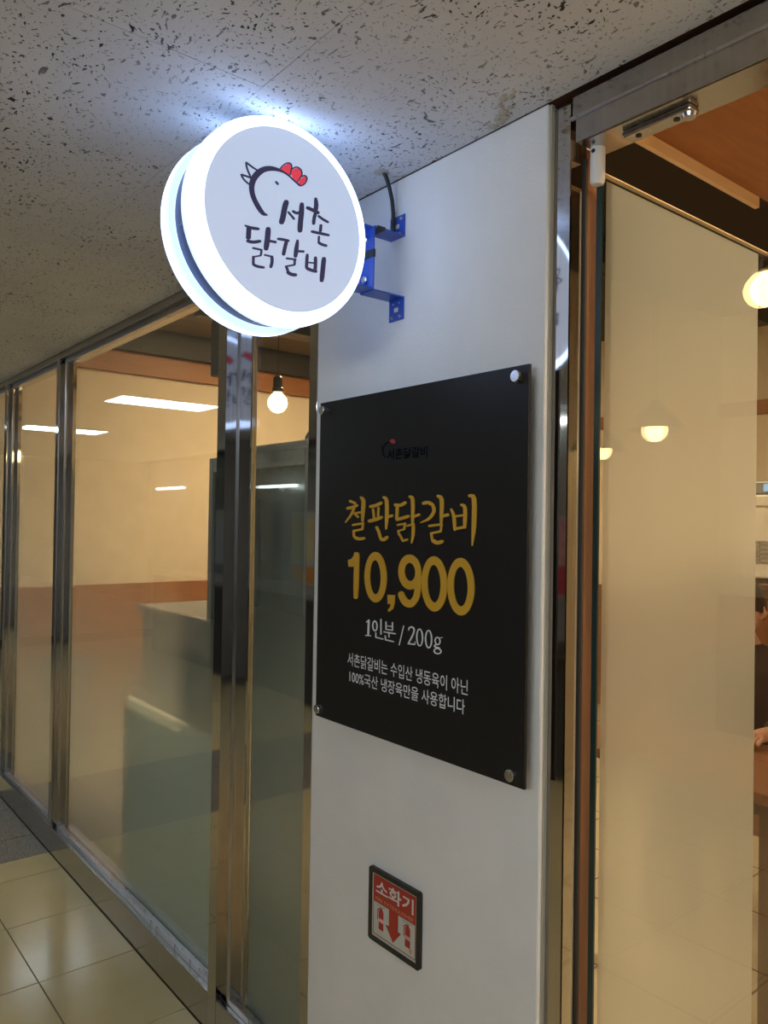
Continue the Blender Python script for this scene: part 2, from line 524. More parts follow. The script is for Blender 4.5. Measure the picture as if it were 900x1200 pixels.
H = 2.235          # corridor ceiling height
GY = 0.040         # plane of the shop glass
SHOP_H = 3.05
PANELS = [(-4.75, -0.88, 'lit ceiling panel over the granite floor band'),
          (-6.80, -0.88, 'lit ceiling panel beyond the granite floor band'),
          (1.40, -0.88, 'lit ceiling panel behind the photographer')]
SHOP_FILLS = [(-3.9, 1.9, 'added warm fill light over the worktable'),
               (-2.75, 1.45, 'added warm fill light between worktable and refrigerator'),
               (0.75, 0.5, 'added warm fill light over the doorway side')]
SIGN_DARK = [[(-0.3688,2.0378),(-0.3686,2.0385),(-0.3689,2.039),(-0.3717,2.0399),(-0.374,2.0406),(-0.3759,2.0419),(-0.3785,2.0444),(-0.3816,2.0479),(-0.3848,2.0518),(-0.3881,2.056),(-0.3913,2.0605),(-0.3937,2.0651),(-0.3954,2.0696),(-0.3964,2.0743),(-0.3966,2.0788),(-0.396,2.0834),(-0.3947,2.0879),(-0.393,2.0921),(-0.3909,2.096),(-0.3883,2.0999),(-0.3854,2.1035),(-0.3824,2.1068),(-0.379,2.11),(-0.3755,2.1127),(-0.372,2.1148),(-0.368,2.1167),(-0.3639,2.1183),(-0.3596,2.1197),(-0.3551,2.1207),(-0.3507,2.1214),(-0.3467,2.1219),(-0.3428,2.1221),(-0.3389,2.1219),(-0.3349,2.1213),(-0.331,2.1203),(-0.327,2.119),(-0.3229,2.1171),(-0.3188,2.1149),(-0.3147,2.1128),(-0.3109,2.1112),(-0.3072,2.1099),(-0.3034,2.1089),(-0.3024,2.1094),(-0.3019,2.1102),(-0.3019,2.1111),(-0.3053,2.1126),(-0.309,2.1139),(-0.3127,2.1154),(-0.3166,2.1175),(-0.3207,2.1198),(-0.3248,2.1219),(-0.3289,2.1234),(-0.333,2.1246),(-0.337,2.1256),(-0.3408,2.1265),(-0.3447,2.1272),(-0.3489,2.1276),(-0.3535,2.1277),(-0.3585,2.1276),(-0.3637,2.1268),(-0.3689,2.1256),(-0.3742,2.1237),(-0.3796,2.1211),(-0.3849,2.1177),(-0.3899,2.1137),(-0.3944,2.1092),(-0.3984,2.1042),(-0.4018,2.0988),(-0.4044,2.0932),(-0.4061,2.0874),(-0.4069,2.0816),(-0.4069,2.0759),(-0.4062,2.0704),(-0.4046,2.0651),(-0.4025,2.0599),(-0.3997,2.0548),(-0.3964,2.0498),(-0.3929,2.0454),(-0.3891,2.0415),(-0.3851,2.038),(-0.3808,2.0356),(-0.3764,2.0351),(-0.3727,2.036),(-0.3694,2.0372)],
[(-0.3469,2.1259),(-0.3463,2.1256),(-0.3454,2.1258),(-0.3425,2.1292),(-0.3399,2.1327),(-0.3373,2.1357),(-0.3346,2.1381),(-0.332,2.1401),(-0.3297,2.1414),(-0.3276,2.1421),(-0.3258,2.1423),(-0.3244,2.1421),(-0.3233,2.1413),(-0.3226,2.1399),(-0.3222,2.1381),(-0.3224,2.1356),(-0.3232,2.1326),(-0.3239,2.1296),(-0.3244,2.127),(-0.3249,2.1247),(-0.3252,2.1223),(-0.3246,2.122),(-0.3237,2.1221),(-0.3229,2.1226),(-0.3221,2.125),(-0.3216,2.1274),(-0.3211,2.1299),(-0.3203,2.1328),(-0.3195,2.1361),(-0.3193,2.139),(-0.3198,2.1414),(-0.3209,2.1433),(-0.3225,2.1445),(-0.3248,2.145),(-0.3274,2.1447),(-0.3302,2.1437),(-0.3331,2.142),(-0.3362,2.1398),(-0.3391,2.137),(-0.342,2.1338),(-0.3447,2.1302),(-0.3472,2.1266)],
[(-0.3213,2.1332),(-0.3207,2.1328),(-0.3198,2.1329),(-0.3179,2.1346),(-0.3164,2.1364),(-0.3148,2.1377),(-0.3128,2.1388),(-0.3107,2.1397),(-0.3086,2.1399),(-0.3063,2.1396),(-0.3038,2.1386),(-0.302,2.1373),(-0.3009,2.1353),(-0.3003,2.1327),(-0.3003,2.1303),(-0.301,2.1282),(-0.3024,2.126),(-0.3041,2.1234),(-0.3059,2.1205),(-0.308,2.1175),(-0.3098,2.1144),(-0.3095,2.1137),(-0.3088,2.1135),(-0.3079,2.1137),(-0.3056,2.1167),(-0.3035,2.1198),(-0.3016,2.1227),(-0.2999,2.1253),(-0.2983,2.1279),(-0.2974,2.1307),(-0.2973,2.1338),(-0.298,2.1368),(-0.2994,2.1393),(-0.3017,2.141),(-0.3046,2.1421),(-0.3076,2.1426),(-0.3106,2.1422),(-0.3134,2.1411),(-0.316,2.1396),(-0.3182,2.1378),(-0.32,2.1359),(-0.3214,2.1339)],
[(-0.3004,2.1266),(-0.3,2.1261),(-0.2992,2.1259),(-0.2968,2.1273),(-0.2948,2.1287),(-0.2933,2.1294),(-0.2919,2.1292),(-0.2905,2.1285),(-0.2895,2.1275),(-0.2892,2.1261),(-0.2895,2.1241),(-0.2901,2.122),(-0.2914,2.1196),(-0.2931,2.117),(-0.295,2.1148),(-0.2971,2.113),(-0.2994,2.1116),(-0.3013,2.1108),(-0.3029,2.1108),(-0.3047,2.1113),(-0.3069,2.1117),(-0.3077,2.1112),(-0.3082,2.1104),(-0.3082,2.1097),(-0.3063,2.1088),(-0.3042,2.1082),(-0.3015,2.1082),(-0.2985,2.1094),(-0.2957,2.1112),(-0.2931,2.1134),(-0.2908,2.116),(-0.2888,2.119),(-0.2874,2.1218),(-0.2865,2.1245),(-0.2862,2.127),(-0.2867,2.1292),(-0.2882,2.1308),(-0.2903,2.1318),(-0.293,2.132),(-0.2957,2.1309),(-0.2981,2.1292),(-0.3003,2.1274)],
[(-0.3537,2.103),(-0.3548,2.1018),(-0.3551,2.1004),(-0.3499,2.097),(-0.3483,2.0976),(-0.3472,2.0988),(-0.3469,2.1002),(-0.3521,2.1036)],
[(-0.4133,2.1195),(-0.4144,2.1191),(-0.4151,2.1182),(-0.4148,2.1147),(-0.4142,2.1113),(-0.4129,2.1075),(-0.4108,2.1032),(-0.4081,2.0986),(-0.4052,2.0942),(-0.4042,2.0943),(-0.4032,2.095),(-0.4027,2.0959),(-0.405,2.1007),(-0.4077,2.1052),(-0.4097,2.1093),(-0.4108,2.1129),(-0.4114,2.1161),(-0.4124,2.1194)],
[(-0.4139,2.1194),(-0.4145,2.1185),(-0.4145,2.1177),(-0.411,2.1159),(-0.4072,2.1144),(-0.4034,2.113),(-0.3996,2.1118),(-0.3958,2.1108),(-0.3918,2.1101),(-0.3909,2.1106),(-0.3904,2.1115),(-0.3905,2.1124),(-0.3941,2.1137),(-0.3979,2.1147),(-0.4016,2.1159),(-0.4053,2.1172),(-0.4091,2.1187),(-0.413,2.1199)],
[(-0.4231,2.0953),(-0.4239,2.0946),(-0.4243,2.0937),(-0.4225,2.0909),(-0.4203,2.0883),(-0.4177,2.0858),(-0.4143,2.0838),(-0.4106,2.0821),(-0.4067,2.0807),(-0.4058,2.0812),(-0.4052,2.082),(-0.4051,2.0829),(-0.4086,2.0848),(-0.4122,2.0865),(-0.4153,2.0883),(-0.4177,2.0906),(-0.4198,2.0931),(-0.4222,2.0955)],
[(-0.4237,2.0951),(-0.424,2.0941),(-0.4236,2.0932),(-0.4205,2.093),(-0.4172,2.093),(-0.4139,2.093),(-0.4103,2.0929),(-0.4065,2.0927),(-0.4026,2.0928),(-0.4017,2.0937),(-0.4013,2.0947),(-0.4016,2.0956),(-0.4053,2.0961),(-0.4091,2.0963),(-0.4127,2.0965),(-0.4162,2.0964),(-0.4195,2.0964),(-0.4228,2.096)],
[(-0.3281,2.0758),(-0.3315,2.0757),(-0.3349,2.0738),(-0.3374,2.0691),(-0.3388,2.0643),(-0.3401,2.0591),(-0.3413,2.0531),(-0.3423,2.0471),(-0.3433,2.0418),(-0.3443,2.0379),(-0.3454,2.0344),(-0.3454,2.0308),(-0.3432,2.0289),(-0.3398,2.0289),(-0.3364,2.0307),(-0.3342,2.0343),(-0.333,2.0381),(-0.3318,2.0426),(-0.3307,2.0483),(-0.3297,2.0543),(-0.3286,2.0599),(-0.3273,2.0647),(-0.326,2.0693),(-0.3258,2.074)],
[(-0.3271,2.0562),(-0.3282,2.0551),(-0.3285,2.0538),(-0.3264,2.0517),(-0.3239,2.0499),(-0.3215,2.0481),(-0.3193,2.0465),(-0.3171,2.0449),(-0.3146,2.0436),(-0.3131,2.0441),(-0.312,2.0452),(-0.3117,2.0465),(-0.3135,2.0484),(-0.3157,2.0501),(-0.318,2.0517),(-0.3204,2.0535),(-0.3228,2.0553),(-0.3257,2.0567)],
[(-0.3179,2.0602),(-0.3188,2.0587),(-0.3187,2.0572),(-0.3162,2.0559),(-0.313,2.0551),(-0.3093,2.0549),(-0.3055,2.0562),(-0.3025,2.058),(-0.3,2.0601),(-0.2997,2.0617),(-0.3004,2.0629),(-0.3019,2.0633),(-0.3048,2.0621),(-0.307,2.0607),(-0.3086,2.0601),(-0.3105,2.0602),(-0.3131,2.0609),(-0.3163,2.0612)],
[(-0.2963,2.0804),(-0.2992,2.0797),(-0.3017,2.0777),(-0.3032,2.0714),(-0.3036,2.0654),(-0.3041,2.0596),(-0.3047,2.054),(-0.3052,2.0483),(-0.3058,2.0425),(-0.3061,2.0365),(-0.3064,2.0305),(-0.3055,2.0247),(-0.3028,2.0236),(-0.2994,2.0243),(-0.2965,2.0266),(-0.2951,2.0328),(-0.2948,2.0388),(-0.2945,2.0446),(-0.2939,2.0503),(-0.2933,2.0559),(-0.2928,2.0618),(-0.2927,2.0678),(-0.2928,2.0738),(-0.2939,2.0795)],
[(-0.267,2.0976),(-0.2691,2.0968),(-0.2708,2.0951),(-0.2714,2.0906),(-0.2713,2.0864),(-0.2714,2.0826),(-0.2717,2.0789),(-0.2722,2.0751),(-0.2717,2.0713),(-0.2694,2.0702),(-0.2664,2.0706),(-0.2637,2.0725),(-0.2622,2.0767),(-0.2616,2.0808),(-0.2614,2.0852),(-0.2621,2.0895),(-0.2632,2.0935),(-0.2651,2.0972)],
[(-0.2879,2.0748),(-0.2888,2.0728),(-0.2883,2.071),(-0.285,2.07),(-0.2814,2.0696),(-0.2774,2.0692),(-0.2725,2.0685),(-0.2671,2.0677),(-0.2614,2.0676),(-0.2593,2.0691),(-0.2583,2.0711),(-0.2587,2.073),(-0.2638,2.0745),(-0.2693,2.0752),(-0.2742,2.0759),(-0.2784,2.0763),(-0.282,2.0767),(-0.2859,2.0764)],
[(-0.2655,2.0723),(-0.2677,2.0722),(-0.27,2.0709),(-0.272,2.0663),(-0.2733,2.0616),(-0.2743,2.0571),(-0.2749,2.053),(-0.2751,2.0494),(-0.2746,2.0461),(-0.2728,2.0453),(-0.2705,2.0457),(-0.2684,2.0472),(-0.2674,2.0509),(-0.2672,2.0543),(-0.2667,2.0579),(-0.2657,2.062),(-0.2644,2.0666),(-0.2639,2.0712)],
[(-0.262,2.066),(-0.263,2.0646),(-0.2631,2.0632),(-0.2601,2.0615),(-0.2567,2.0602),(-0.2529,2.0589),(-0.2486,2.0579),(-0.2441,2.057),(-0.2393,2.0566),(-0.2378,2.0576),(-0.2369,2.059),(-0.2372,2.0604),(-0.2414,2.0618),(-0.2459,2.0627),(-0.25,2.0636),(-0.2535,2.0648),(-0.2568,2.066),(-0.2604,2.0668)],
[(-0.2537,2.0512),(-0.2562,2.0508),(-0.2584,2.0491),(-0.2595,2.0368),(-0.2575,2.0359),(-0.255,2.0363),(-0.2528,2.0379),(-0.2517,2.0503)],
[(-0.2771,2.0329),(-0.2775,2.0313),(-0.2768,2.0301),(-0.2738,2.0297),(-0.2706,2.0299),(-0.2655,2.0302),(-0.2573,2.0307),(-0.2471,2.0314),(-0.2367,2.0326),(-0.2353,2.034),(-0.235,2.0357),(-0.2357,2.0369),(-0.2459,2.0368),(-0.2561,2.0361),(-0.2643,2.0355),(-0.2694,2.0352),(-0.2725,2.035),(-0.2758,2.0343)],
[(-0.2583,2.0286),(-0.2601,2.0282),(-0.2617,2.0269),(-0.262,2.0157),(-0.2605,2.0151),(-0.2586,2.0154),(-0.2571,2.0167),(-0.2568,2.028)],
[(-0.2611,2.0174),(-0.2622,2.0159),(-0.2623,2.0143),(-0.2606,2.013),(-0.2583,2.012),(-0.2551,2.0113),(-0.2509,2.011),(-0.2463,2.011),(-0.2416,2.0116),(-0.2402,2.0129),(-0.2397,2.0145),(-0.2404,2.0159),(-0.2448,2.0164),(-0.2492,2.0163),(-0.2527,2.0165),(-0.255,2.0171),(-0.2569,2.0179),(-0.2593,2.0182)],
[(-0.4143,2.0092),(-0.4146,2.0083),(-0.4143,2.0074),(-0.4102,2.0063),(-0.4059,2.0054),(-0.4011,2.005),(-0.3961,2.0053),(-0.391,2.006),(-0.3859,2.0072),(-0.3846,2.0087),(-0.3844,2.0103),(-0.3853,2.0116),(-0.3903,2.0115),(-0.3952,2.0108),(-0.3998,2.0104),(-0.4042,2.0102),(-0.4087,2.0102),(-0.4134,2.0099)],
[(-0.4037,2.0091),(-0.4074,2.0083),(-0.4105,2.0058),(-0.4112,1.9868),(-0.4083,1.9855),(-0.4046,1.9862),(-0.4015,1.9887),(-0.4007,2.0078)],
[(-0.4102,1.9839),(-0.4107,1.9822),(-0.41,1.9807),(-0.406,1.9802),(-0.4016,1.9802),(-0.3967,1.9809),(-0.3915,1.9824),(-0.3864,1.9844),(-0.3815,1.9869),(-0.3807,1.9886),(-0.3811,1.9902),(-0.3825,1.9912),(-0.3876,1.9897),(-0.3924,1.9879),(-0.3966,1.9866),(-0.4005,1.9861),(-0.4045,1.986),(-0.4088,1.9854)],
[(-0.3653,2.018),(-0.3687,2.0174),(-0.3716,2.0152),(-0.373,2.0091),(-0.3734,2.0032),(-0.3739,1.9971),(-0.3747,1.9904),(-0.3757,1.9833),(-0.3756,1.9762),(-0.3731,1.9747),(-0.3698,1.9751),(-0.3668,1.9771),(-0.3647,1.9845),(-0.3637,1.9917),(-0.3628,1.9987),(-0.3623,2.0051),(-0.3619,2.0111),(-0.3627,2.0168)],
[(-0.367,1.9943),(-0.3673,1.9925),(-0.3665,1.9911),(-0.3511,1.9921),(-0.3497,1.9936),(-0.3493,1.9954),(-0.3502,1.9969),(-0.3655,1.9958)],
[(-0.3983,1.974),(-0.3986,1.9726),(-0.398,1.9715),(-0.381,1.9721),(-0.3799,1.9732),(-0.3796,1.9746),(-0.3802,1.9757),(-0.3972,1.9751)],
[(-0.379,1.9754),(-0.3806,1.9752),(-0.3821,1.9742),(-0.3833,1.9641),(-0.382,1.9634),(-0.3804,1.9636),(-0.3789,1.9646),(-0.3777,1.9747)],
[(-0.3798,1.9636),(-0.38,1.9646),(-0.3809,1.9652),(-0.3958,1.9596),(-0.3963,1.9585),(-0.3961,1.9575),(-0.3952,1.957),(-0.3803,1.9625)],
[(-0.3949,1.9601),(-0.397,1.9596),(-0.3987,1.9582),(-0.3987,1.9453),(-0.397,1.9445),(-0.3949,1.945),(-0.3932,1.9464),(-0.3932,1.9594)],
[(-0.3975,1.9461),(-0.3983,1.9447),(-0.3981,1.9433),(-0.3955,1.942),(-0.3925,1.9412),(-0.3887,1.9407),(-0.3841,1.9408),(-0.3791,1.9412),(-0.3741,1.9421),(-0.373,1.9434),(-0.3728,1.9449),(-0.3735,1.946),(-0.3784,1.9461),(-0.3832,1.9457),(-0.3872,1.9457),(-0.3902,1.9461),(-0.3929,1.9468),(-0.396,1.9471)],
[(-0.3749,1.9671),(-0.3752,1.9659),(-0.3746,1.9649),(-0.3575,1.9653),(-0.3565,1.9664),(-0.3562,1.9676),(-0.3567,1.9686),(-0.3739,1.9681)],
[(-0.3581,1.969),(-0.3601,1.9684),(-0.3616,1.967),(-0.362,1.9635),(-0.3616,1.9603),(-0.3617,1.9573),(-0.3622,1.9541),(-0.3632,1.9506),(-0.3635,1.9469),(-0.3622,1.9458),(-0.3603,1.9458),(-0.3584,1.9468),(-0.3567,1.9505),(-0.3557,1.9543),(-0.355,1.9582),(-0.355,1.962),(-0.3554,1.9654),(-0.3564,1.9685)],
[(-0.3488,2.0019),(-0.349,2.0003),(-0.3482,1.9992),(-0.3441,1.9993),(-0.3401,1.9998),(-0.3361,2.0002),(-0.3323,2.0004),(-0.3283,2.0005),(-0.3242,2.0011),(-0.3229,2.0024),(-0.3225,2.0039),(-0.3232,2.0052),(-0.327,2.0056),(-0.331,2.0055),(-0.3352,2.0053),(-0.3394,2.0049),(-0.3435,2.0043),(-0.3477,2.0032)],
[(-0.3275,2.0036),(-0.3298,2.0035),(-0.332,2.0022),(-0.334,1.9974),(-0.3352,1.9926),(-0.3363,1.988),(-0.3373,1.9835),(-0.3381,1.9792),(-0.3382,1.975),(-0.3365,1.9739),(-0.3342,1.9741),(-0.332,1.9754),(-0.3304,1.9797),(-0.3296,1.9839),(-0.3287,1.9883),(-0.3276,1.9928),(-0.3263,1.9976),(-0.3259,2.0024)],
[(-0.3046,2.0104),(-0.3064,2.0101),(-0.3079,2.0091),(-0.3098,2.0038),(-0.3111,1.9986),(-0.3123,1.9934),(-0.3131,1.9879),(-0.3137,1.9823),(-0.3135,1.9768),(-0.3114,1.9757),(-0.3087,1.976),(-0.3063,1.9777),(-0.3046,1.9834),(-0.3038,1.989),(-0.3032,1.9944),(-0.3029,1.9996),(-0.3028,2.0047),(-0.3033,2.0096)],
[(-0.3087,1.9891),(-0.3088,1.9875),(-0.3078,1.9863),(-0.2916,1.9892),(-0.2904,1.9908),(-0.2903,1.9925),(-0.2914,1.9936),(-0.3075,1.9907)],
[(-0.3299,1.971),(-0.3301,1.9696),(-0.3293,1.9686),(-0.3085,1.9712),(-0.3075,1.9724),(-0.3073,1.9738),(-0.3081,1.9749),(-0.3289,1.9723)],
[(-0.31,1.9736),(-0.3119,1.9732),(-0.3136,1.9719),(-0.3139,1.9622),(-0.3123,1.9615),(-0.3104,1.9618),(-0.3087,1.9631),(-0.3084,1.9729)],
[(-0.3108,1.9623),(-0.3111,1.9634),(-0.3122,1.964),(-0.3292,1.9576),(-0.3297,1.9564),(-0.3295,1.9552),(-0.3284,1.9546),(-0.3114,1.961)],
[(-0.3285,1.958),(-0.3305,1.9569),(-0.3318,1.955),(-0.3273,1.9457),(-0.3251,1.9457),(-0.3231,1.9468),(-0.3218,1.9486),(-0.3263,1.9579)],
[(-0.3273,1.9476),(-0.3284,1.9457),(-0.3282,1.9438),(-0.3256,1.9423),(-0.3225,1.9414),(-0.3188,1.9408),(-0.3147,1.9409),(-0.3108,1.9414),(-0.3071,1.9426),(-0.3056,1.9443),(-0.3054,1.9463),(-0.3066,1.9477),(-0.3102,1.9479),(-0.3137,1.9474),(-0.3167,1.9473),(-0.3192,1.9477),(-0.3219,1.9485),(-0.3252,1.9488)],
[(-0.2831,1.9893),(-0.2852,1.989),(-0.287,1.9876),(-0.2881,1.9827),(-0.2884,1.978),(-0.2887,1.9734),(-0.2889,1.9692),(-0.2891,1.9653),(-0.2885,1.9615),(-0.2868,1.9607),(-0.2847,1.9611),(-0.2829,1.9625),(-0.282,1.9665),(-0.2818,1.9705),(-0.2816,1.9746),(-0.2813,1.9791),(-0.281,1.9839),(-0.2814,1.9885)],
[(-0.265,1.9885),(-0.2673,1.988),(-0.2692,1.9864),(-0.2699,1.9819),(-0.2697,1.9776),(-0.2697,1.9733),(-0.2699,1.9689),(-0.2702,1.9642),(-0.2697,1.9597),(-0.2678,1.9589),(-0.2655,1.9592),(-0.2635,1.9607),(-0.2624,1.9655),(-0.2621,1.9702),(-0.262,1.9748),(-0.262,1.9793),(-0.2621,1.9837),(-0.263,1.9878)],
[(-0.2859,1.9734),(-0.286,1.9723),(-0.2853,1.9715),(-0.2653,1.9744),(-0.2644,1.9755),(-0.2643,1.9766),(-0.265,1.9774),(-0.285,1.9745)],
[(-0.2864,1.9635),(-0.2873,1.9617),(-0.2869,1.96),(-0.2842,1.9588),(-0.281,1.9582),(-0.2773,1.9578),(-0.2729,1.9576),(-0.2682,1.9577),(-0.2635,1.9583),(-0.2618,1.9599),(-0.2613,1.9617),(-0.2622,1.9633),(-0.2666,1.9639),(-0.2711,1.9638),(-0.2751,1.964),(-0.2783,1.9643),(-0.2812,1.9649),(-0.2845,1.9648)],
[(-0.2452,1.9918),(-0.2484,1.9913),(-0.2513,1.9894),(-0.253,1.9834),(-0.2536,1.9775),(-0.2543,1.9707),(-0.2551,1.9625),(-0.256,1.9534),(-0.2558,1.9444),(-0.2533,1.9432),(-0.2501,1.9436),(-0.2473,1.9455),(-0.2453,1.9547),(-0.2444,1.9639),(-0.2436,1.9721),(-0.2429,1.9789),(-0.2423,1.9848),(-0.2427,1.9905)]]
SIGN_RED = [[(-0.344,2.1279),(-0.3358,2.1365),(-0.3294,2.1415),(-0.3244,2.142),(-0.3222,2.1379),(-0.3237,2.13),(-0.3252,2.1229),(-0.3332,2.1245)],
[(-0.3229,2.1249),(-0.3201,2.1321),(-0.3141,2.1376),(-0.3078,2.1399),(-0.3019,2.1373),(-0.3003,2.1303),(-0.3041,2.1229),(-0.31,2.1143),(-0.3167,2.118)],
[(-0.3071,2.112),(-0.3028,2.1206),(-0.2975,2.1263),(-0.2924,2.1294),(-0.2894,2.1274),(-0.29,2.122),(-0.2948,2.1149),(-0.3009,2.1107)]]
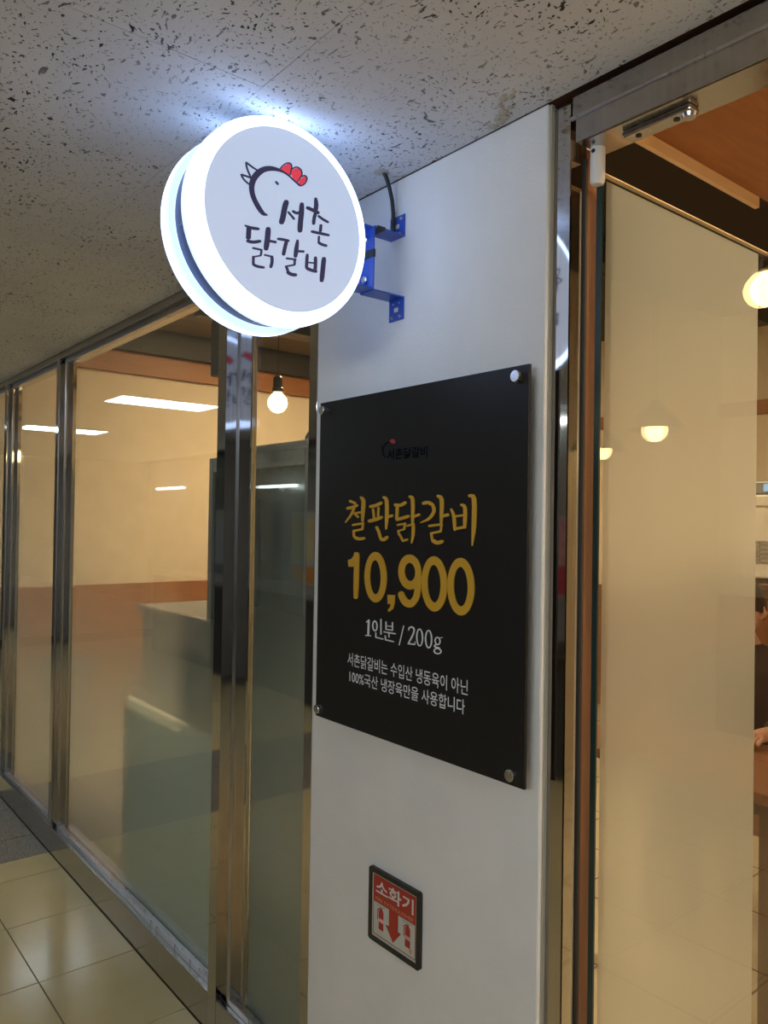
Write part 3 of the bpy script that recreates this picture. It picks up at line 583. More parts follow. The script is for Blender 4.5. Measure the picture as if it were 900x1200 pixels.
TITLE = [[(-1.4031,1.546),(-1.4043,1.5442),(-1.4036,1.5422),(-1.3813,1.5363),(-1.3785,1.5373),(-1.3773,1.5391),(-1.378,1.5411),(-1.4002,1.5471)],
[(-1.414,1.5285),(-1.4133,1.5266),(-1.4108,1.5251),(-1.403,1.5254),(-1.3953,1.5263),(-1.3878,1.5274),(-1.3813,1.5289),(-1.3756,1.5306),(-1.3706,1.5327),(-1.3701,1.5347),(-1.3715,1.5364),(-1.3744,1.5374),(-1.3804,1.5365),(-1.3857,1.5349),(-1.3913,1.5337),(-1.3978,1.5327),(-1.4053,1.5319),(-1.4127,1.5304)],
[(-1.3817,1.5307),(-1.3843,1.5314),(-1.3871,1.531),(-1.3914,1.5259),(-1.3947,1.5207),(-1.3989,1.5154),(-1.4047,1.5096),(-1.4117,1.5033),(-1.4185,1.4969),(-1.4181,1.4961),(-1.417,1.4956),(-1.4156,1.4956),(-1.4069,1.5012),(-1.3985,1.5069),(-1.3913,1.5127),(-1.3863,1.5184),(-1.3827,1.5238),(-1.3801,1.5293)],
[(-1.3853,1.5189),(-1.3872,1.5177),(-1.3877,1.516),(-1.3721,1.5068),(-1.3693,1.5071),(-1.3673,1.5083),(-1.3669,1.51),(-1.3824,1.5192)],
[(-1.3792,1.5183),(-1.3787,1.5167),(-1.3767,1.5154),(-1.3575,1.5172),(-1.3563,1.5188),(-1.3567,1.5204),(-1.3587,1.5217),(-1.378,1.5199)],
[(-1.3627,1.5539),(-1.3644,1.5528),(-1.3646,1.5512),(-1.3617,1.5483),(-1.3592,1.5465),(-1.358,1.5441),(-1.3577,1.5387),(-1.3583,1.5312),(-1.3587,1.5232),(-1.3587,1.5154),(-1.3585,1.5074),(-1.3575,1.4994),(-1.3555,1.4985),(-1.3529,1.4984),(-1.3507,1.4992),(-1.3485,1.5071),(-1.3471,1.515),(-1.3461,1.5227),(-1.3452,1.5306),(-1.3446,1.5385),(-1.3456,1.5455),(-1.3498,1.5504),(-1.3552,1.5529),(-1.3602,1.5542)],
[(-1.3916,1.4914),(-1.3911,1.4897),(-1.389,1.4885),(-1.3487,1.4933),(-1.3476,1.4949),(-1.3481,1.4965),(-1.3501,1.4977),(-1.3904,1.493)],
[(-1.3508,1.4957),(-1.3535,1.4958),(-1.3559,1.4949),(-1.3574,1.4826),(-1.3552,1.4815),(-1.3524,1.4814),(-1.35,1.4823),(-1.3486,1.4946)],
[(-1.3871,1.4786),(-1.3866,1.4769),(-1.3845,1.4757),(-1.3518,1.4803),(-1.3507,1.4818),(-1.3513,1.4835),(-1.3533,1.4846),(-1.386,1.4802)],
[(-1.3839,1.4798),(-1.3869,1.4797),(-1.3893,1.4785),(-1.3878,1.4649),(-1.3851,1.464),(-1.3821,1.4641),(-1.3797,1.4654),(-1.3812,1.4789)],
[(-1.3829,1.4655),(-1.3843,1.4637),(-1.3838,1.4617),(-1.379,1.4597),(-1.3734,1.4582),(-1.3664,1.4574),(-1.3588,1.4578),(-1.3515,1.4588),(-1.3449,1.4604),(-1.3436,1.4622),(-1.3442,1.4641),(-1.3466,1.4654),(-1.3537,1.4651),(-1.3602,1.4641),(-1.3655,1.4638),(-1.3698,1.4644),(-1.3744,1.4657),(-1.3801,1.4665)],
[(-1.3308,1.5321),(-1.3302,1.5301),(-1.3278,1.5286),(-1.3212,1.5286),(-1.3145,1.5292),(-1.3073,1.5304),(-1.2998,1.5323),(-1.2925,1.5345),(-1.2859,1.5372),(-1.2855,1.5392),(-1.2869,1.541),(-1.2897,1.5421),(-1.2974,1.5405),(-1.3044,1.5384),(-1.3109,1.5368),(-1.317,1.5359),(-1.3231,1.5353),(-1.3294,1.534)],
[(-1.3161,1.5274),(-1.3188,1.5273),(-1.3208,1.5262),(-1.317,1.5064),(-1.3146,1.5056),(-1.3119,1.5058),(-1.3099,1.5069),(-1.3138,1.5266)],
[(-1.2972,1.5307),(-1.2998,1.5308),(-1.302,1.5299),(-1.3032,1.5103),(-1.3011,1.5092),(-1.2985,1.5092),(-1.2962,1.5101),(-1.295,1.5296)],
[(-1.3348,1.5007),(-1.334,1.4985),(-1.3313,1.4971),(-1.323,1.4975),(-1.3148,1.4987),(-1.3066,1.5002),(-1.2987,1.502),(-1.2912,1.504),(-1.2843,1.5066),(-1.2836,1.5087),(-1.2849,1.5107),(-1.2878,1.5118),(-1.2956,1.5105),(-1.3029,1.5086),(-1.3102,1.507),(-1.3177,1.5057),(-1.3256,1.5046),(-1.3334,1.5027)],
[(-1.2845,1.5526),(-1.2855,1.5513),(-1.2851,1.5498),(-1.2813,1.5476),(-1.279,1.5468),(-1.2772,1.5434),(-1.2761,1.5328),(-1.276,1.5186),(-1.2759,1.506),(-1.2756,1.4974),(-1.2753,1.4905),(-1.2746,1.4836),(-1.2733,1.4829),(-1.2718,1.4829),(-1.2704,1.4834),(-1.2679,1.4902),(-1.266,1.4971),(-1.2648,1.5058),(-1.2643,1.5185),(-1.2646,1.533),(-1.2663,1.5444),(-1.2709,1.5506),(-1.2774,1.5527),(-1.2824,1.5533)],
[(-1.2716,1.51),(-1.2707,1.5079),(-1.2681,1.5066),(-1.2502,1.5097),(-1.2491,1.5117),(-1.25,1.5137),(-1.2526,1.5151),(-1.2705,1.512)],
[(-1.3048,1.4897),(-1.3073,1.4889),(-1.3085,1.4873),(-1.3064,1.4837),(-1.3036,1.4806),(-1.3011,1.4772),(-1.299,1.4729),(-1.297,1.4681),(-1.294,1.4633),(-1.2913,1.4628),(-1.2886,1.4633),(-1.2868,1.4646),(-1.2879,1.4697),(-1.29,1.4747),(-1.2924,1.4793),(-1.2952,1.4833),(-1.2982,1.4866),(-1.302,1.4896)],
[(-1.2912,1.4655),(-1.293,1.4637),(-1.2928,1.4616),(-1.2901,1.4597),(-1.2857,1.4581),(-1.2788,1.4578),(-1.2726,1.4598),(-1.2675,1.4625),(-1.2635,1.4655),(-1.2637,1.4677),(-1.2658,1.4693),(-1.269,1.4698),(-1.2744,1.4679),(-1.2788,1.4656),(-1.2812,1.4646),(-1.2818,1.4648),(-1.284,1.4657),(-1.288,1.4664)],
[(-1.2472,1.536),(-1.2476,1.5341),(-1.2461,1.5323),(-1.2397,1.531),(-1.2328,1.5304),(-1.2253,1.5306),(-1.2184,1.5323),(-1.2125,1.5346),(-1.2076,1.5374),(-1.2075,1.5393),(-1.2091,1.541),(-1.2119,1.5418),(-1.2179,1.5401),(-1.223,1.5381),(-1.2276,1.5369),(-1.2325,1.5369),(-1.2385,1.5375),(-1.2451,1.5375)],
[(-1.235,1.534),(-1.2384,1.5341),(-1.2413,1.533),(-1.2422,1.5055),(-1.2394,1.5042),(-1.236,1.5041),(-1.2331,1.5054),(-1.2322,1.5327)],
[(-1.2408,1.5044),(-1.2399,1.5025),(-1.2375,1.5012),(-1.2304,1.5019),(-1.2235,1.5032),(-1.2167,1.5045),(-1.2101,1.5058),(-1.2036,1.5072),(-1.1974,1.5092),(-1.1966,1.511),(-1.1975,1.5129),(-1.1998,1.514),(-1.2066,1.5133),(-1.2131,1.512),(-1.2197,1.5106),(-1.2263,1.5094),(-1.2332,1.5081),(-1.2398,1.5063)],
[(-1.2004,1.5526),(-1.2011,1.5512),(-1.2004,1.5498),(-1.1968,1.5479),(-1.1954,1.5477),(-1.1938,1.5439),(-1.1927,1.5316),(-1.1924,1.5145),(-1.1913,1.4973),(-1.1892,1.4963),(-1.1866,1.4963),(-1.1845,1.4973),(-1.183,1.5144),(-1.1822,1.5315),(-1.1831,1.5446),(-1.1873,1.5515),(-1.194,1.5533),(-1.1986,1.5534)],
[(-1.1894,1.5102),(-1.1882,1.5083),(-1.1856,1.5072),(-1.1662,1.5125),(-1.1655,1.5145),(-1.1667,1.5163),(-1.1693,1.5174),(-1.1887,1.5122)],
[(-1.2374,1.4933),(-1.2369,1.4919),(-1.2352,1.4909),(-1.2087,1.4945),(-1.2078,1.4959),(-1.2083,1.4973),(-1.2099,1.4983),(-1.2364,1.4947)],
[(-1.2106,1.4962),(-1.2128,1.4963),(-1.2148,1.4955),(-1.2161,1.4853),(-1.2143,1.4844),(-1.2121,1.4843),(-1.2102,1.485),(-1.2089,1.4952)],
[(-1.2344,1.4812),(-1.2338,1.4799),(-1.2322,1.4791),(-1.2114,1.4831),(-1.2107,1.4844),(-1.2112,1.4857),(-1.2128,1.4865),(-1.2337,1.4825)],
[(-1.2316,1.4826),(-1.234,1.4822),(-1.2357,1.481),(-1.2324,1.4717),(-1.23,1.4712),(-1.2277,1.4715),(-1.226,1.4728),(-1.2293,1.482)],
[(-1.2272,1.4748),(-1.2294,1.474),(-1.2306,1.4726),(-1.2211,1.4609),(-1.2186,1.4607),(-1.2165,1.4615),(-1.2153,1.4629),(-1.2248,1.4746)],
[(-1.2205,1.4611),(-1.2198,1.4595),(-1.2178,1.4584),(-1.2022,1.4615),(-1.2013,1.4631),(-1.202,1.4647),(-1.204,1.4658),(-1.2196,1.4627)],
[(-1.2068,1.4916),(-1.206,1.4902),(-1.2042,1.4894),(-1.1835,1.4942),(-1.1829,1.4956),(-1.1836,1.497),(-1.1854,1.4978),(-1.2062,1.493)],
[(-1.1841,1.4977),(-1.1868,1.4977),(-1.189,1.4967),(-1.19,1.4888),(-1.1901,1.4811),(-1.1904,1.4741),(-1.1909,1.4681),(-1.1916,1.4626),(-1.1919,1.457),(-1.1911,1.4565),(-1.1901,1.4563),(-1.189,1.4567),(-1.186,1.462),(-1.1834,1.4674),(-1.1814,1.4737),(-1.1807,1.481),(-1.1808,1.4889),(-1.1818,1.4967)],
[(-1.1602,1.5372),(-1.1593,1.5352),(-1.1569,1.5339),(-1.1515,1.5343),(-1.1469,1.5352),(-1.1434,1.5353),(-1.1399,1.5345),(-1.1354,1.5328),(-1.1301,1.5314),(-1.1275,1.5323),(-1.1261,1.534),(-1.1264,1.536),(-1.1308,1.5384),(-1.136,1.5405),(-1.1423,1.5419),(-1.1488,1.5417),(-1.1544,1.5407),(-1.1592,1.5391)],
[(-1.1278,1.5356),(-1.1305,1.5352),(-1.1322,1.5337),(-1.1313,1.5292),(-1.1296,1.5252),(-1.1296,1.5217),(-1.132,1.5176),(-1.1363,1.513),(-1.1415,1.5088),(-1.1481,1.5055),(-1.1565,1.5024),(-1.165,1.4991),(-1.1652,1.4984),(-1.1648,1.4977),(-1.1639,1.4973),(-1.1544,1.4993),(-1.1449,1.5015),(-1.1363,1.5047),(-1.1294,1.5093),(-1.1241,1.5147),(-1.1208,1.5204),(-1.1206,1.5259),(-1.1225,1.5307),(-1.1252,1.535)],
[(-1.117,1.5527),(-1.1178,1.5512),(-1.1173,1.5496),(-1.113,1.5473),(-1.1105,1.5465),(-1.1086,1.5428),(-1.1078,1.5311),(-1.108,1.5149),(-1.1074,1.4986),(-1.1054,1.4976),(-1.1029,1.4975),(-1.1008,1.4985),(-1.0985,1.5147),(-1.0972,1.531),(-1.0977,1.5437),(-1.1024,1.5509),(-1.1096,1.553),(-1.115,1.5535)],
[(-1.1038,1.5124),(-1.103,1.5103),(-1.1005,1.5089),(-1.0827,1.5121),(-1.0816,1.5141),(-1.0824,1.5162),(-1.0848,1.5176),(-1.1027,1.5145)],
[(-1.1408,1.4928),(-1.1404,1.4911),(-1.1386,1.4898),(-1.1008,1.4938),(-1.0997,1.4954),(-1.1001,1.4971),(-1.1018,1.4983),(-1.1396,1.4944)],
[(-1.1013,1.496),(-1.1036,1.4961),(-1.1057,1.4954),(-1.1078,1.4831),(-1.106,1.4821),(-1.1037,1.4819),(-1.1016,1.4827),(-1.0996,1.4949)],
[(-1.1338,1.4785),(-1.1333,1.4769),(-1.1315,1.4758),(-1.1031,1.4805),(-1.1022,1.4821),(-1.1027,1.4836),(-1.1044,1.4847),(-1.1329,1.4801)],
[(-1.1312,1.4797),(-1.1337,1.4794),(-1.1356,1.4782),(-1.1325,1.4659),(-1.1302,1.4651),(-1.1277,1.4655),(-1.1258,1.4667),(-1.1289,1.479)],
[(-1.1294,1.4664),(-1.1311,1.4645),(-1.1311,1.4622),(-1.1271,1.4597),(-1.1219,1.4575),(-1.1152,1.4562),(-1.1081,1.4569),(-1.1021,1.4585),(-1.0969,1.4607),(-1.0961,1.4629),(-1.0972,1.4649),(-1.0998,1.4661),(-1.1057,1.4653),(-1.1107,1.4639),(-1.1142,1.4634),(-1.1172,1.4641),(-1.1211,1.4659),(-1.1263,1.4672)],
[(-1.077,1.5267),(-1.0787,1.526),(-1.0796,1.5248),(-1.0778,1.521),(-1.0756,1.5176),(-1.0738,1.5128),(-1.0723,1.5048),(-1.071,1.4949),(-1.0689,1.4849),(-1.0667,1.4841),(-1.0641,1.4842),(-1.0621,1.4854),(-1.0625,1.4954),(-1.0636,1.5055),(-1.0654,1.5139),(-1.0682,1.5196),(-1.0714,1.5233),(-1.075,1.5265)],
[(-1.0521,1.5347),(-1.0527,1.5334),(-1.0521,1.532),(-1.0481,1.5302),(-1.0458,1.5297),(-1.0442,1.5268),(-1.0436,1.5173),(-1.044,1.5038),(-1.0435,1.4902),(-1.0412,1.489),(-1.0384,1.489),(-1.0361,1.4901),(-1.0346,1.5036),(-1.0341,1.5172),(-1.0351,1.5279),(-1.0395,1.5339),(-1.0458,1.5354),(-1.0505,1.5356)],
[(-1.0687,1.5121),(-1.0684,1.5107),(-1.067,1.5096),(-1.0403,1.5122),(-1.0394,1.5134),(-1.0396,1.5149),(-1.0411,1.516),(-1.0677,1.5134)],
[(-1.0665,1.4886),(-1.066,1.4868),(-1.064,1.4855),(-1.0374,1.4896),(-1.0364,1.4913),(-1.0369,1.4932),(-1.0388,1.4945),(-1.0654,1.4904)],
[(-1.0317,1.5511),(-1.0317,1.5494),(-1.0304,1.548),(-1.0252,1.5468),(-1.0234,1.5471),(-1.022,1.544),(-1.021,1.5301),(-1.0212,1.5105),(-1.0215,1.4928),(-1.0214,1.4798),(-1.0214,1.4686),(-1.0211,1.4574),(-1.0203,1.457),(-1.0194,1.4569),(-1.0186,1.4573),(-1.0154,1.4683),(-1.0124,1.4795),(-1.0104,1.4925),(-1.0094,1.5103),(-1.0093,1.5301),(-1.011,1.5452),(-1.0168,1.5526),(-1.0252,1.5533),(-1.0303,1.5524)]]
PRICE = [[(-1.3695,1.4309),(-1.3748,1.4308),(-1.3792,1.4288),(-1.3812,1.4214),(-1.3813,1.414),(-1.3815,1.4016),(-1.3819,1.3809),(-1.3823,1.3552),(-1.3809,1.3297),(-1.3765,1.3281),(-1.3712,1.3285),(-1.3668,1.3307),(-1.3646,1.3563),(-1.3642,1.3818),(-1.3639,1.4023),(-1.3637,1.4146),(-1.3635,1.4219),(-1.3652,1.4291)],
[(-1.1655,1.4007),(-1.171,1.4003),(-1.1755,1.3978),(-1.177,1.3908),(-1.1767,1.3842),(-1.1769,1.3771),(-1.1778,1.3686),(-1.1792,1.3595),(-1.1814,1.3523),(-1.1845,1.3476),(-1.1883,1.344),(-1.1918,1.3414),(-1.1935,1.3406),(-1.1928,1.3411),(-1.1929,1.3413),(-1.1944,1.3414),(-1.1966,1.3418),(-1.199,1.3426),(-1.2024,1.3446),(-1.2064,1.3478),(-1.2094,1.3506),(-1.2106,1.3522),(-1.2111,1.3539),(-1.2135,1.3561),(-1.2181,1.3575),(-1.2233,1.3568),(-1.2273,1.3542),(-1.229,1.3515),(-1.2287,1.3483),(-1.2271,1.3443),(-1.2239,1.3399),(-1.2197,1.3352),(-1.2147,1.3312),(-1.2087,1.3283),(-1.2021,1.3267),(-1.1956,1.3262),(-1.1889,1.327),(-1.182,1.3296),(-1.177,1.3331),(-1.1724,1.3374),(-1.1676,1.343),(-1.1636,1.3502),(-1.1612,1.359),(-1.1595,1.3687),(-1.1586,1.3777),(-1.1583,1.3853),(-1.1586,1.3922),(-1.1608,1.3989)]]
PRICE_CUTS = [[(-1.4046,1.4129),(-1.3944,1.4144),(-1.385,1.4213),(-1.3805,1.4308),(-1.3722,1.4311),(-1.3714,1.3992),(-1.4024,1.3975)],
[(-1.2639,1.3463),(-1.2403,1.3476),(-1.2405,1.3316),(-1.2449,1.3191),(-1.2589,1.3111),(-1.2622,1.3151),(-1.2549,1.3209),(-1.2524,1.3278),(-1.263,1.3275)]]
PORTION = [[(-1.3266,1.2882),(-1.3285,1.288),(-1.3302,1.2872),(-1.331,1.281),(-1.3312,1.2749),(-1.3314,1.2691),(-1.3317,1.2639),(-1.3319,1.2591),(-1.3315,1.2543),(-1.3299,1.2538),(-1.328,1.254),(-1.3264,1.2548),(-1.3255,1.2597),(-1.3253,1.2645),(-1.325,1.2697),(-1.3248,1.2754),(-1.3246,1.2816),(-1.325,1.2876)],
[(-1.3375,1.2807),(-1.3366,1.2803),(-1.3354,1.2803),(-1.3265,1.2865),(-1.3267,1.2872),(-1.3275,1.2877),(-1.3287,1.2877),(-1.3377,1.2815)],
[(-1.3392,1.2528),(-1.3393,1.252),(-1.3386,1.2514),(-1.3195,1.2528),(-1.3187,1.2535),(-1.3186,1.2542),(-1.3193,1.2548),(-1.3384,1.2534)],
[(-1.2853,1.2941),(-1.2868,1.2939),(-1.2881,1.2932),(-1.2873,1.2606),(-1.286,1.2602),(-1.2845,1.2604),(-1.2833,1.2611),(-1.284,1.2937)],
[(-1.3021,1.2632),(-1.3036,1.2631),(-1.3049,1.2624),(-1.3047,1.2527),(-1.3034,1.2523),(-1.3018,1.2525),(-1.3006,1.2532),(-1.3008,1.2628)],
[(-1.3043,1.2533),(-1.3047,1.2524),(-1.3041,1.2515),(-1.2784,1.2506),(-1.2773,1.2513),(-1.2769,1.2523),(-1.2775,1.2531),(-1.3032,1.2541)],
[(-1.2685,1.2901),(-1.27,1.29),(-1.2712,1.2893),(-1.2708,1.2728),(-1.2696,1.2724),(-1.2681,1.2726),(-1.2668,1.2733),(-1.2672,1.2897)],
[(-1.2471,1.2912),(-1.2486,1.2911),(-1.2498,1.2904),(-1.2494,1.2731),(-1.2481,1.2727),(-1.2467,1.2729),(-1.2455,1.2735),(-1.2459,1.2908)],
[(-1.2696,1.2813),(-1.2698,1.2806),(-1.2692,1.28),(-1.2478,1.2808),(-1.247,1.2815),(-1.2469,1.2822),(-1.2475,1.2828),(-1.2689,1.2819)],
[(-1.2695,1.2741),(-1.2697,1.2732),(-1.2691,1.2725),(-1.2477,1.2728),(-1.2468,1.2735),(-1.2466,1.2744),(-1.2472,1.2751),(-1.2686,1.2748)],
[(-1.277,1.2678),(-1.2773,1.2669),(-1.2766,1.2661),(-1.2378,1.2667),(-1.2368,1.2675),(-1.2365,1.2684),(-1.2372,1.2692),(-1.276,1.2687)],
[(-1.258,1.2678),(-1.2594,1.2677),(-1.2604,1.267),(-1.2602,1.2582),(-1.2591,1.2578),(-1.2578,1.258),(-1.2567,1.2586),(-1.2569,1.2675)],
[(-1.2704,1.2607),(-1.2719,1.2605),(-1.273,1.2597),(-1.2718,1.2513),(-1.2705,1.2509),(-1.269,1.2512),(-1.2679,1.2519),(-1.2691,1.2604)],
[(-1.2715,1.252),(-1.2719,1.251),(-1.2713,1.2502),(-1.2434,1.2497),(-1.2423,1.2504),(-1.242,1.2514),(-1.2426,1.2522),(-1.2704,1.2528)],
[(-1.2112,1.2878),(-1.2123,1.2878),(-1.2133,1.2875),(-1.2268,1.2464),(-1.226,1.2459),(-1.225,1.2459),(-1.2239,1.2463),(-1.2105,1.2873)],
[(-1.1977,1.2795),(-1.1968,1.2795),(-1.1959,1.2797),(-1.1944,1.2817),(-1.1933,1.2835),(-1.1922,1.2846),(-1.1908,1.2854),(-1.1889,1.286),(-1.1873,1.2862),(-1.1857,1.2861),(-1.184,1.2855),(-1.1828,1.2847),(-1.1822,1.2837),(-1.1819,1.2823),(-1.1821,1.2803),(-1.1828,1.2779),(-1.1842,1.2749),(-1.1864,1.2711),(-1.1898,1.2661),(-1.1941,1.2602),(-1.1981,1.2542),(-1.1975,1.2535),(-1.1963,1.2532),(-1.1949,1.2535),(-1.1901,1.2593),(-1.1857,1.2652),(-1.1822,1.2703),(-1.1799,1.2743),(-1.1784,1.2776),(-1.1776,1.2804),(-1.1773,1.2829),(-1.1778,1.285),(-1.1789,1.2867),(-1.181,1.2881),(-1.1837,1.289),(-1.1867,1.2893),(-1.1898,1.2889),(-1.1929,1.2879),(-1.1956,1.2863),(-1.1972,1.2842),(-1.1979,1.282),(-1.1982,1.28)],
[(-1.1987,1.2535),(-1.1989,1.2525),(-1.1981,1.2517),(-1.1767,1.2526),(-1.1757,1.2535),(-1.1756,1.2546),(-1.1763,1.2554),(-1.1976,1.2544)],
[(-1.1757,1.2599),(-1.1766,1.2598),(-1.1774,1.2594),(-1.1782,1.2536),(-1.1775,1.2533),(-1.1766,1.2533),(-1.1758,1.2537),(-1.175,1.2596)],
[(-1.1048,1.2763),(-1.1046,1.2757),(-1.104,1.2754),(-1.0964,1.2772),(-1.096,1.2778),(-1.0962,1.2783),(-1.0968,1.2787),(-1.1044,1.2768)],
[(-1.1151,1.2622),(-1.116,1.2625),(-1.1172,1.2625),(-1.1191,1.2609),(-1.1211,1.2589),(-1.1201,1.2563),(-1.1157,1.2556),(-1.1099,1.2554),(-1.1042,1.2555),(-1.1033,1.2561),(-1.1031,1.2569),(-1.1035,1.2576),(-1.1091,1.258),(-1.1147,1.2582),(-1.1177,1.2586),(-1.1175,1.2585),(-1.1161,1.2597),(-1.1148,1.2615)]]
PORTION_RINGS = [[[(-1.2967,1.2769),(-1.2969,1.2742),(-1.2975,1.2717),(-1.2986,1.2694),(-1.3001,1.2675),(-1.3019,1.266),(-1.3039,1.2651),(-1.306,1.2646),(-1.3082,1.2648),(-1.3102,1.2656),(-1.3121,1.2669),(-1.3137,1.2687),(-1.3149,1.2709),(-1.3157,1.2734),(-1.316,1.276),(-1.3158,1.2786),(-1.3151,1.2812),(-1.314,1.2834),(-1.3125,1.2854),(-1.3107,1.2869),(-1.3087,1.2878),(-1.3066,1.2882),(-1.3044,1.288),(-1.3024,1.2872),(-1.3005,1.2859),(-1.299,1.2841),(-1.2978,1.2819),(-1.297,1.2795)],[(-1.3013,1.2763),(-1.3014,1.2744),(-1.3017,1.2725),(-1.3023,1.2708),(-1.303,1.2694),(-1.304,1.2684),(-1.305,1.2678),(-1.3061,1.2675),(-1.3072,1.2678),(-1.3082,1.2685),(-1.3092,1.2695),(-1.31,1.2709),(-1.3107,1.2726),(-1.3111,1.2745),(-1.3113,1.2765),(-1.3112,1.2785),(-1.3109,1.2804),(-1.3103,1.282),(-1.3095,1.2834),(-1.3086,1.2845),(-1.3076,1.2851),(-1.3065,1.2853),(-1.3054,1.2851),(-1.3043,1.2844),(-1.3034,1.2833),(-1.3026,1.2819),(-1.3019,1.2802),(-1.3015,1.2783)]],
[[(-1.1521,1.2704),(-1.1523,1.2664),(-1.153,1.2626),(-1.1542,1.2591),(-1.1558,1.2562),(-1.1577,1.2539),(-1.1599,1.2524),(-1.1623,1.2518),(-1.1647,1.2521),(-1.167,1.2532),(-1.169,1.2552),(-1.1708,1.2579),(-1.1722,1.2612),(-1.173,1.265),(-1.1734,1.269),(-1.1732,1.273),(-1.1725,1.2769),(-1.1713,1.2804),(-1.1697,1.2833),(-1.1677,1.2856),(-1.1654,1.287),(-1.1631,1.2876),(-1.1607,1.2873),(-1.1584,1.2861),(-1.1564,1.2841),(-1.1546,1.2814),(-1.1533,1.2781),(-1.1524,1.2744)],[(-1.1561,1.2699),(-1.1562,1.2665),(-1.1566,1.2633),(-1.1574,1.2604),(-1.1583,1.258),(-1.1595,1.2561),(-1.1609,1.2549),(-1.1624,1.2545),(-1.1638,1.2548),(-1.1653,1.2559),(-1.1665,1.2577),(-1.1676,1.26),(-1.1685,1.2629),(-1.169,1.2661),(-1.1693,1.2695),(-1.1692,1.2729),(-1.1688,1.2761),(-1.168,1.279),(-1.1671,1.2815),(-1.1658,1.2833),(-1.1645,1.2845),(-1.163,1.2849),(-1.1615,1.2846),(-1.1601,1.2835),(-1.1588,1.2817),(-1.1578,1.2793),(-1.1569,1.2765),(-1.1564,1.2733)]],
[[(-1.1255,1.2705),(-1.1257,1.2664),(-1.1264,1.2625),(-1.1276,1.259),(-1.1293,1.256),(-1.1312,1.2536),(-1.1335,1.2521),(-1.1359,1.2515),(-1.1383,1.2517),(-1.1406,1.2529),(-1.1427,1.2549),(-1.1445,1.2577),(-1.1459,1.2611),(-1.1468,1.2649),(-1.1471,1.2689),(-1.1469,1.2731),(-1.1462,1.277),(-1.145,1.2806),(-1.1433,1.2836),(-1.1413,1.2859),(-1.139,1.2874),(-1.1366,1.288),(-1.1342,1.2877),(-1.1319,1.2865),(-1.1298,1.2844),(-1.1281,1.2817),(-1.1267,1.2783),(-1.1259,1.2745)],[(-1.1294,1.27),(-1.1295,1.2665),(-1.13,1.2632),(-1.1307,1.2602),(-1.1318,1.2577),(-1.133,1.2558),(-1.1344,1.2546),(-1.1359,1.2541),(-1.1375,1.2544),(-1.1389,1.2555),(-1.1403,1.2573),(-1.1414,1.2598),(-1.1423,1.2627),(-1.1429,1.266),(-1.1431,1.2694),(-1.143,1.2729),(-1.1426,1.2763),(-1.1418,1.2793),(-1.1408,1.2818),(-1.1395,1.2837),(-1.1381,1.2849),(-1.1366,1.2853),(-1.1351,1.285),(-1.1336,1.2839),(-1.1323,1.2821),(-1.1311,1.2796),(-1.1303,1.2767),(-1.1297,1.2734)]],
[[(-1.102,1.2699),(-1.1021,1.2681),(-1.1027,1.2663),(-1.1037,1.2647),(-1.105,1.2634),(-1.1067,1.2623),(-1.1085,1.2616),(-1.1104,1.2612),(-1.1123,1.2613),(-1.1141,1.2618),(-1.1158,1.2627),(-1.1172,1.2639),(-1.1182,1.2654),(-1.1189,1.2671),(-1.1192,1.2689),(-1.119,1.2708),(-1.1184,1.2725),(-1.1174,1.2742),(-1.116,1.2756),(-1.1144,1.2766),(-1.1126,1.2773),(-1.1107,1.2776),(-1.1088,1.2775),(-1.107,1.277),(-1.1053,1.2762),(-1.1039,1.2749),(-1.1029,1.2734),(-1.1022,1.2718)],[(-1.1054,1.2695),(-1.1055,1.2682),(-1.1058,1.267),(-1.1064,1.2658),(-1.1072,1.2649),(-1.1082,1.2642),(-1.1093,1.2637),(-1.1104,1.2636),(-1.1116,1.2637),(-1.1127,1.2641),(-1.1137,1.2648),(-1.1145,1.2657),(-1.1151,1.2668),(-1.1155,1.2681),(-1.1157,1.2694),(-1.1156,1.2707),(-1.1152,1.2719),(-1.1146,1.273),(-1.1138,1.274),(-1.1129,1.2747),(-1.1118,1.2751),(-1.1106,1.2753),(-1.1095,1.2752),(-1.1084,1.2747),(-1.1074,1.2741),(-1.1066,1.2731),(-1.1059,1.272),(-1.1055,1.2708)]],
[[(-1.0986,1.2508),(-1.0989,1.2494),(-1.0997,1.248),(-1.101,1.2468),(-1.1028,1.2456),(-1.105,1.2447),(-1.1074,1.244),(-1.11,1.2436),(-1.1126,1.2436),(-1.1151,1.2438),(-1.1173,1.2443),(-1.1192,1.2451),(-1.1206,1.2462),(-1.1215,1.2474),(-1.1218,1.2488),(-1.1215,1.2502),(-1.1207,1.2516),(-1.1193,1.2529),(-1.1175,1.254),(-1.1153,1.2549),(-1.1128,1.2556),(-1.1103,1.2559),(-1.1077,1.256),(-1.1052,1.2558),(-1.103,1.2552),(-1.1012,1.2544),(-1.0998,1.2534),(-1.0989,1.2521)],[(-1.102,1.2503),(-1.1022,1.2495),(-1.1028,1.2486),(-1.1037,1.2478),(-1.105,1.2472),(-1.1065,1.2466),(-1.1082,1.2462),(-1.11,1.246),(-1.1119,1.246),(-1.1136,1.2461),(-1.1152,1.2465),(-1.1165,1.247),(-1.1175,1.2476),(-1.1181,1.2484),(-1.1183,1.2493),(-1.1181,1.2501),(-1.1175,1.251),(-1.1166,1.2518),(-1.1153,1.2524),(-1.1137,1.253),(-1.112,1.2534),(-1.1102,1.2536),(-1.1084,1.2536),(-1.1067,1.2535),(-1.1051,1.2531),(-1.1038,1.2526),(-1.1028,1.2519),(-1.1022,1.2512)]]]
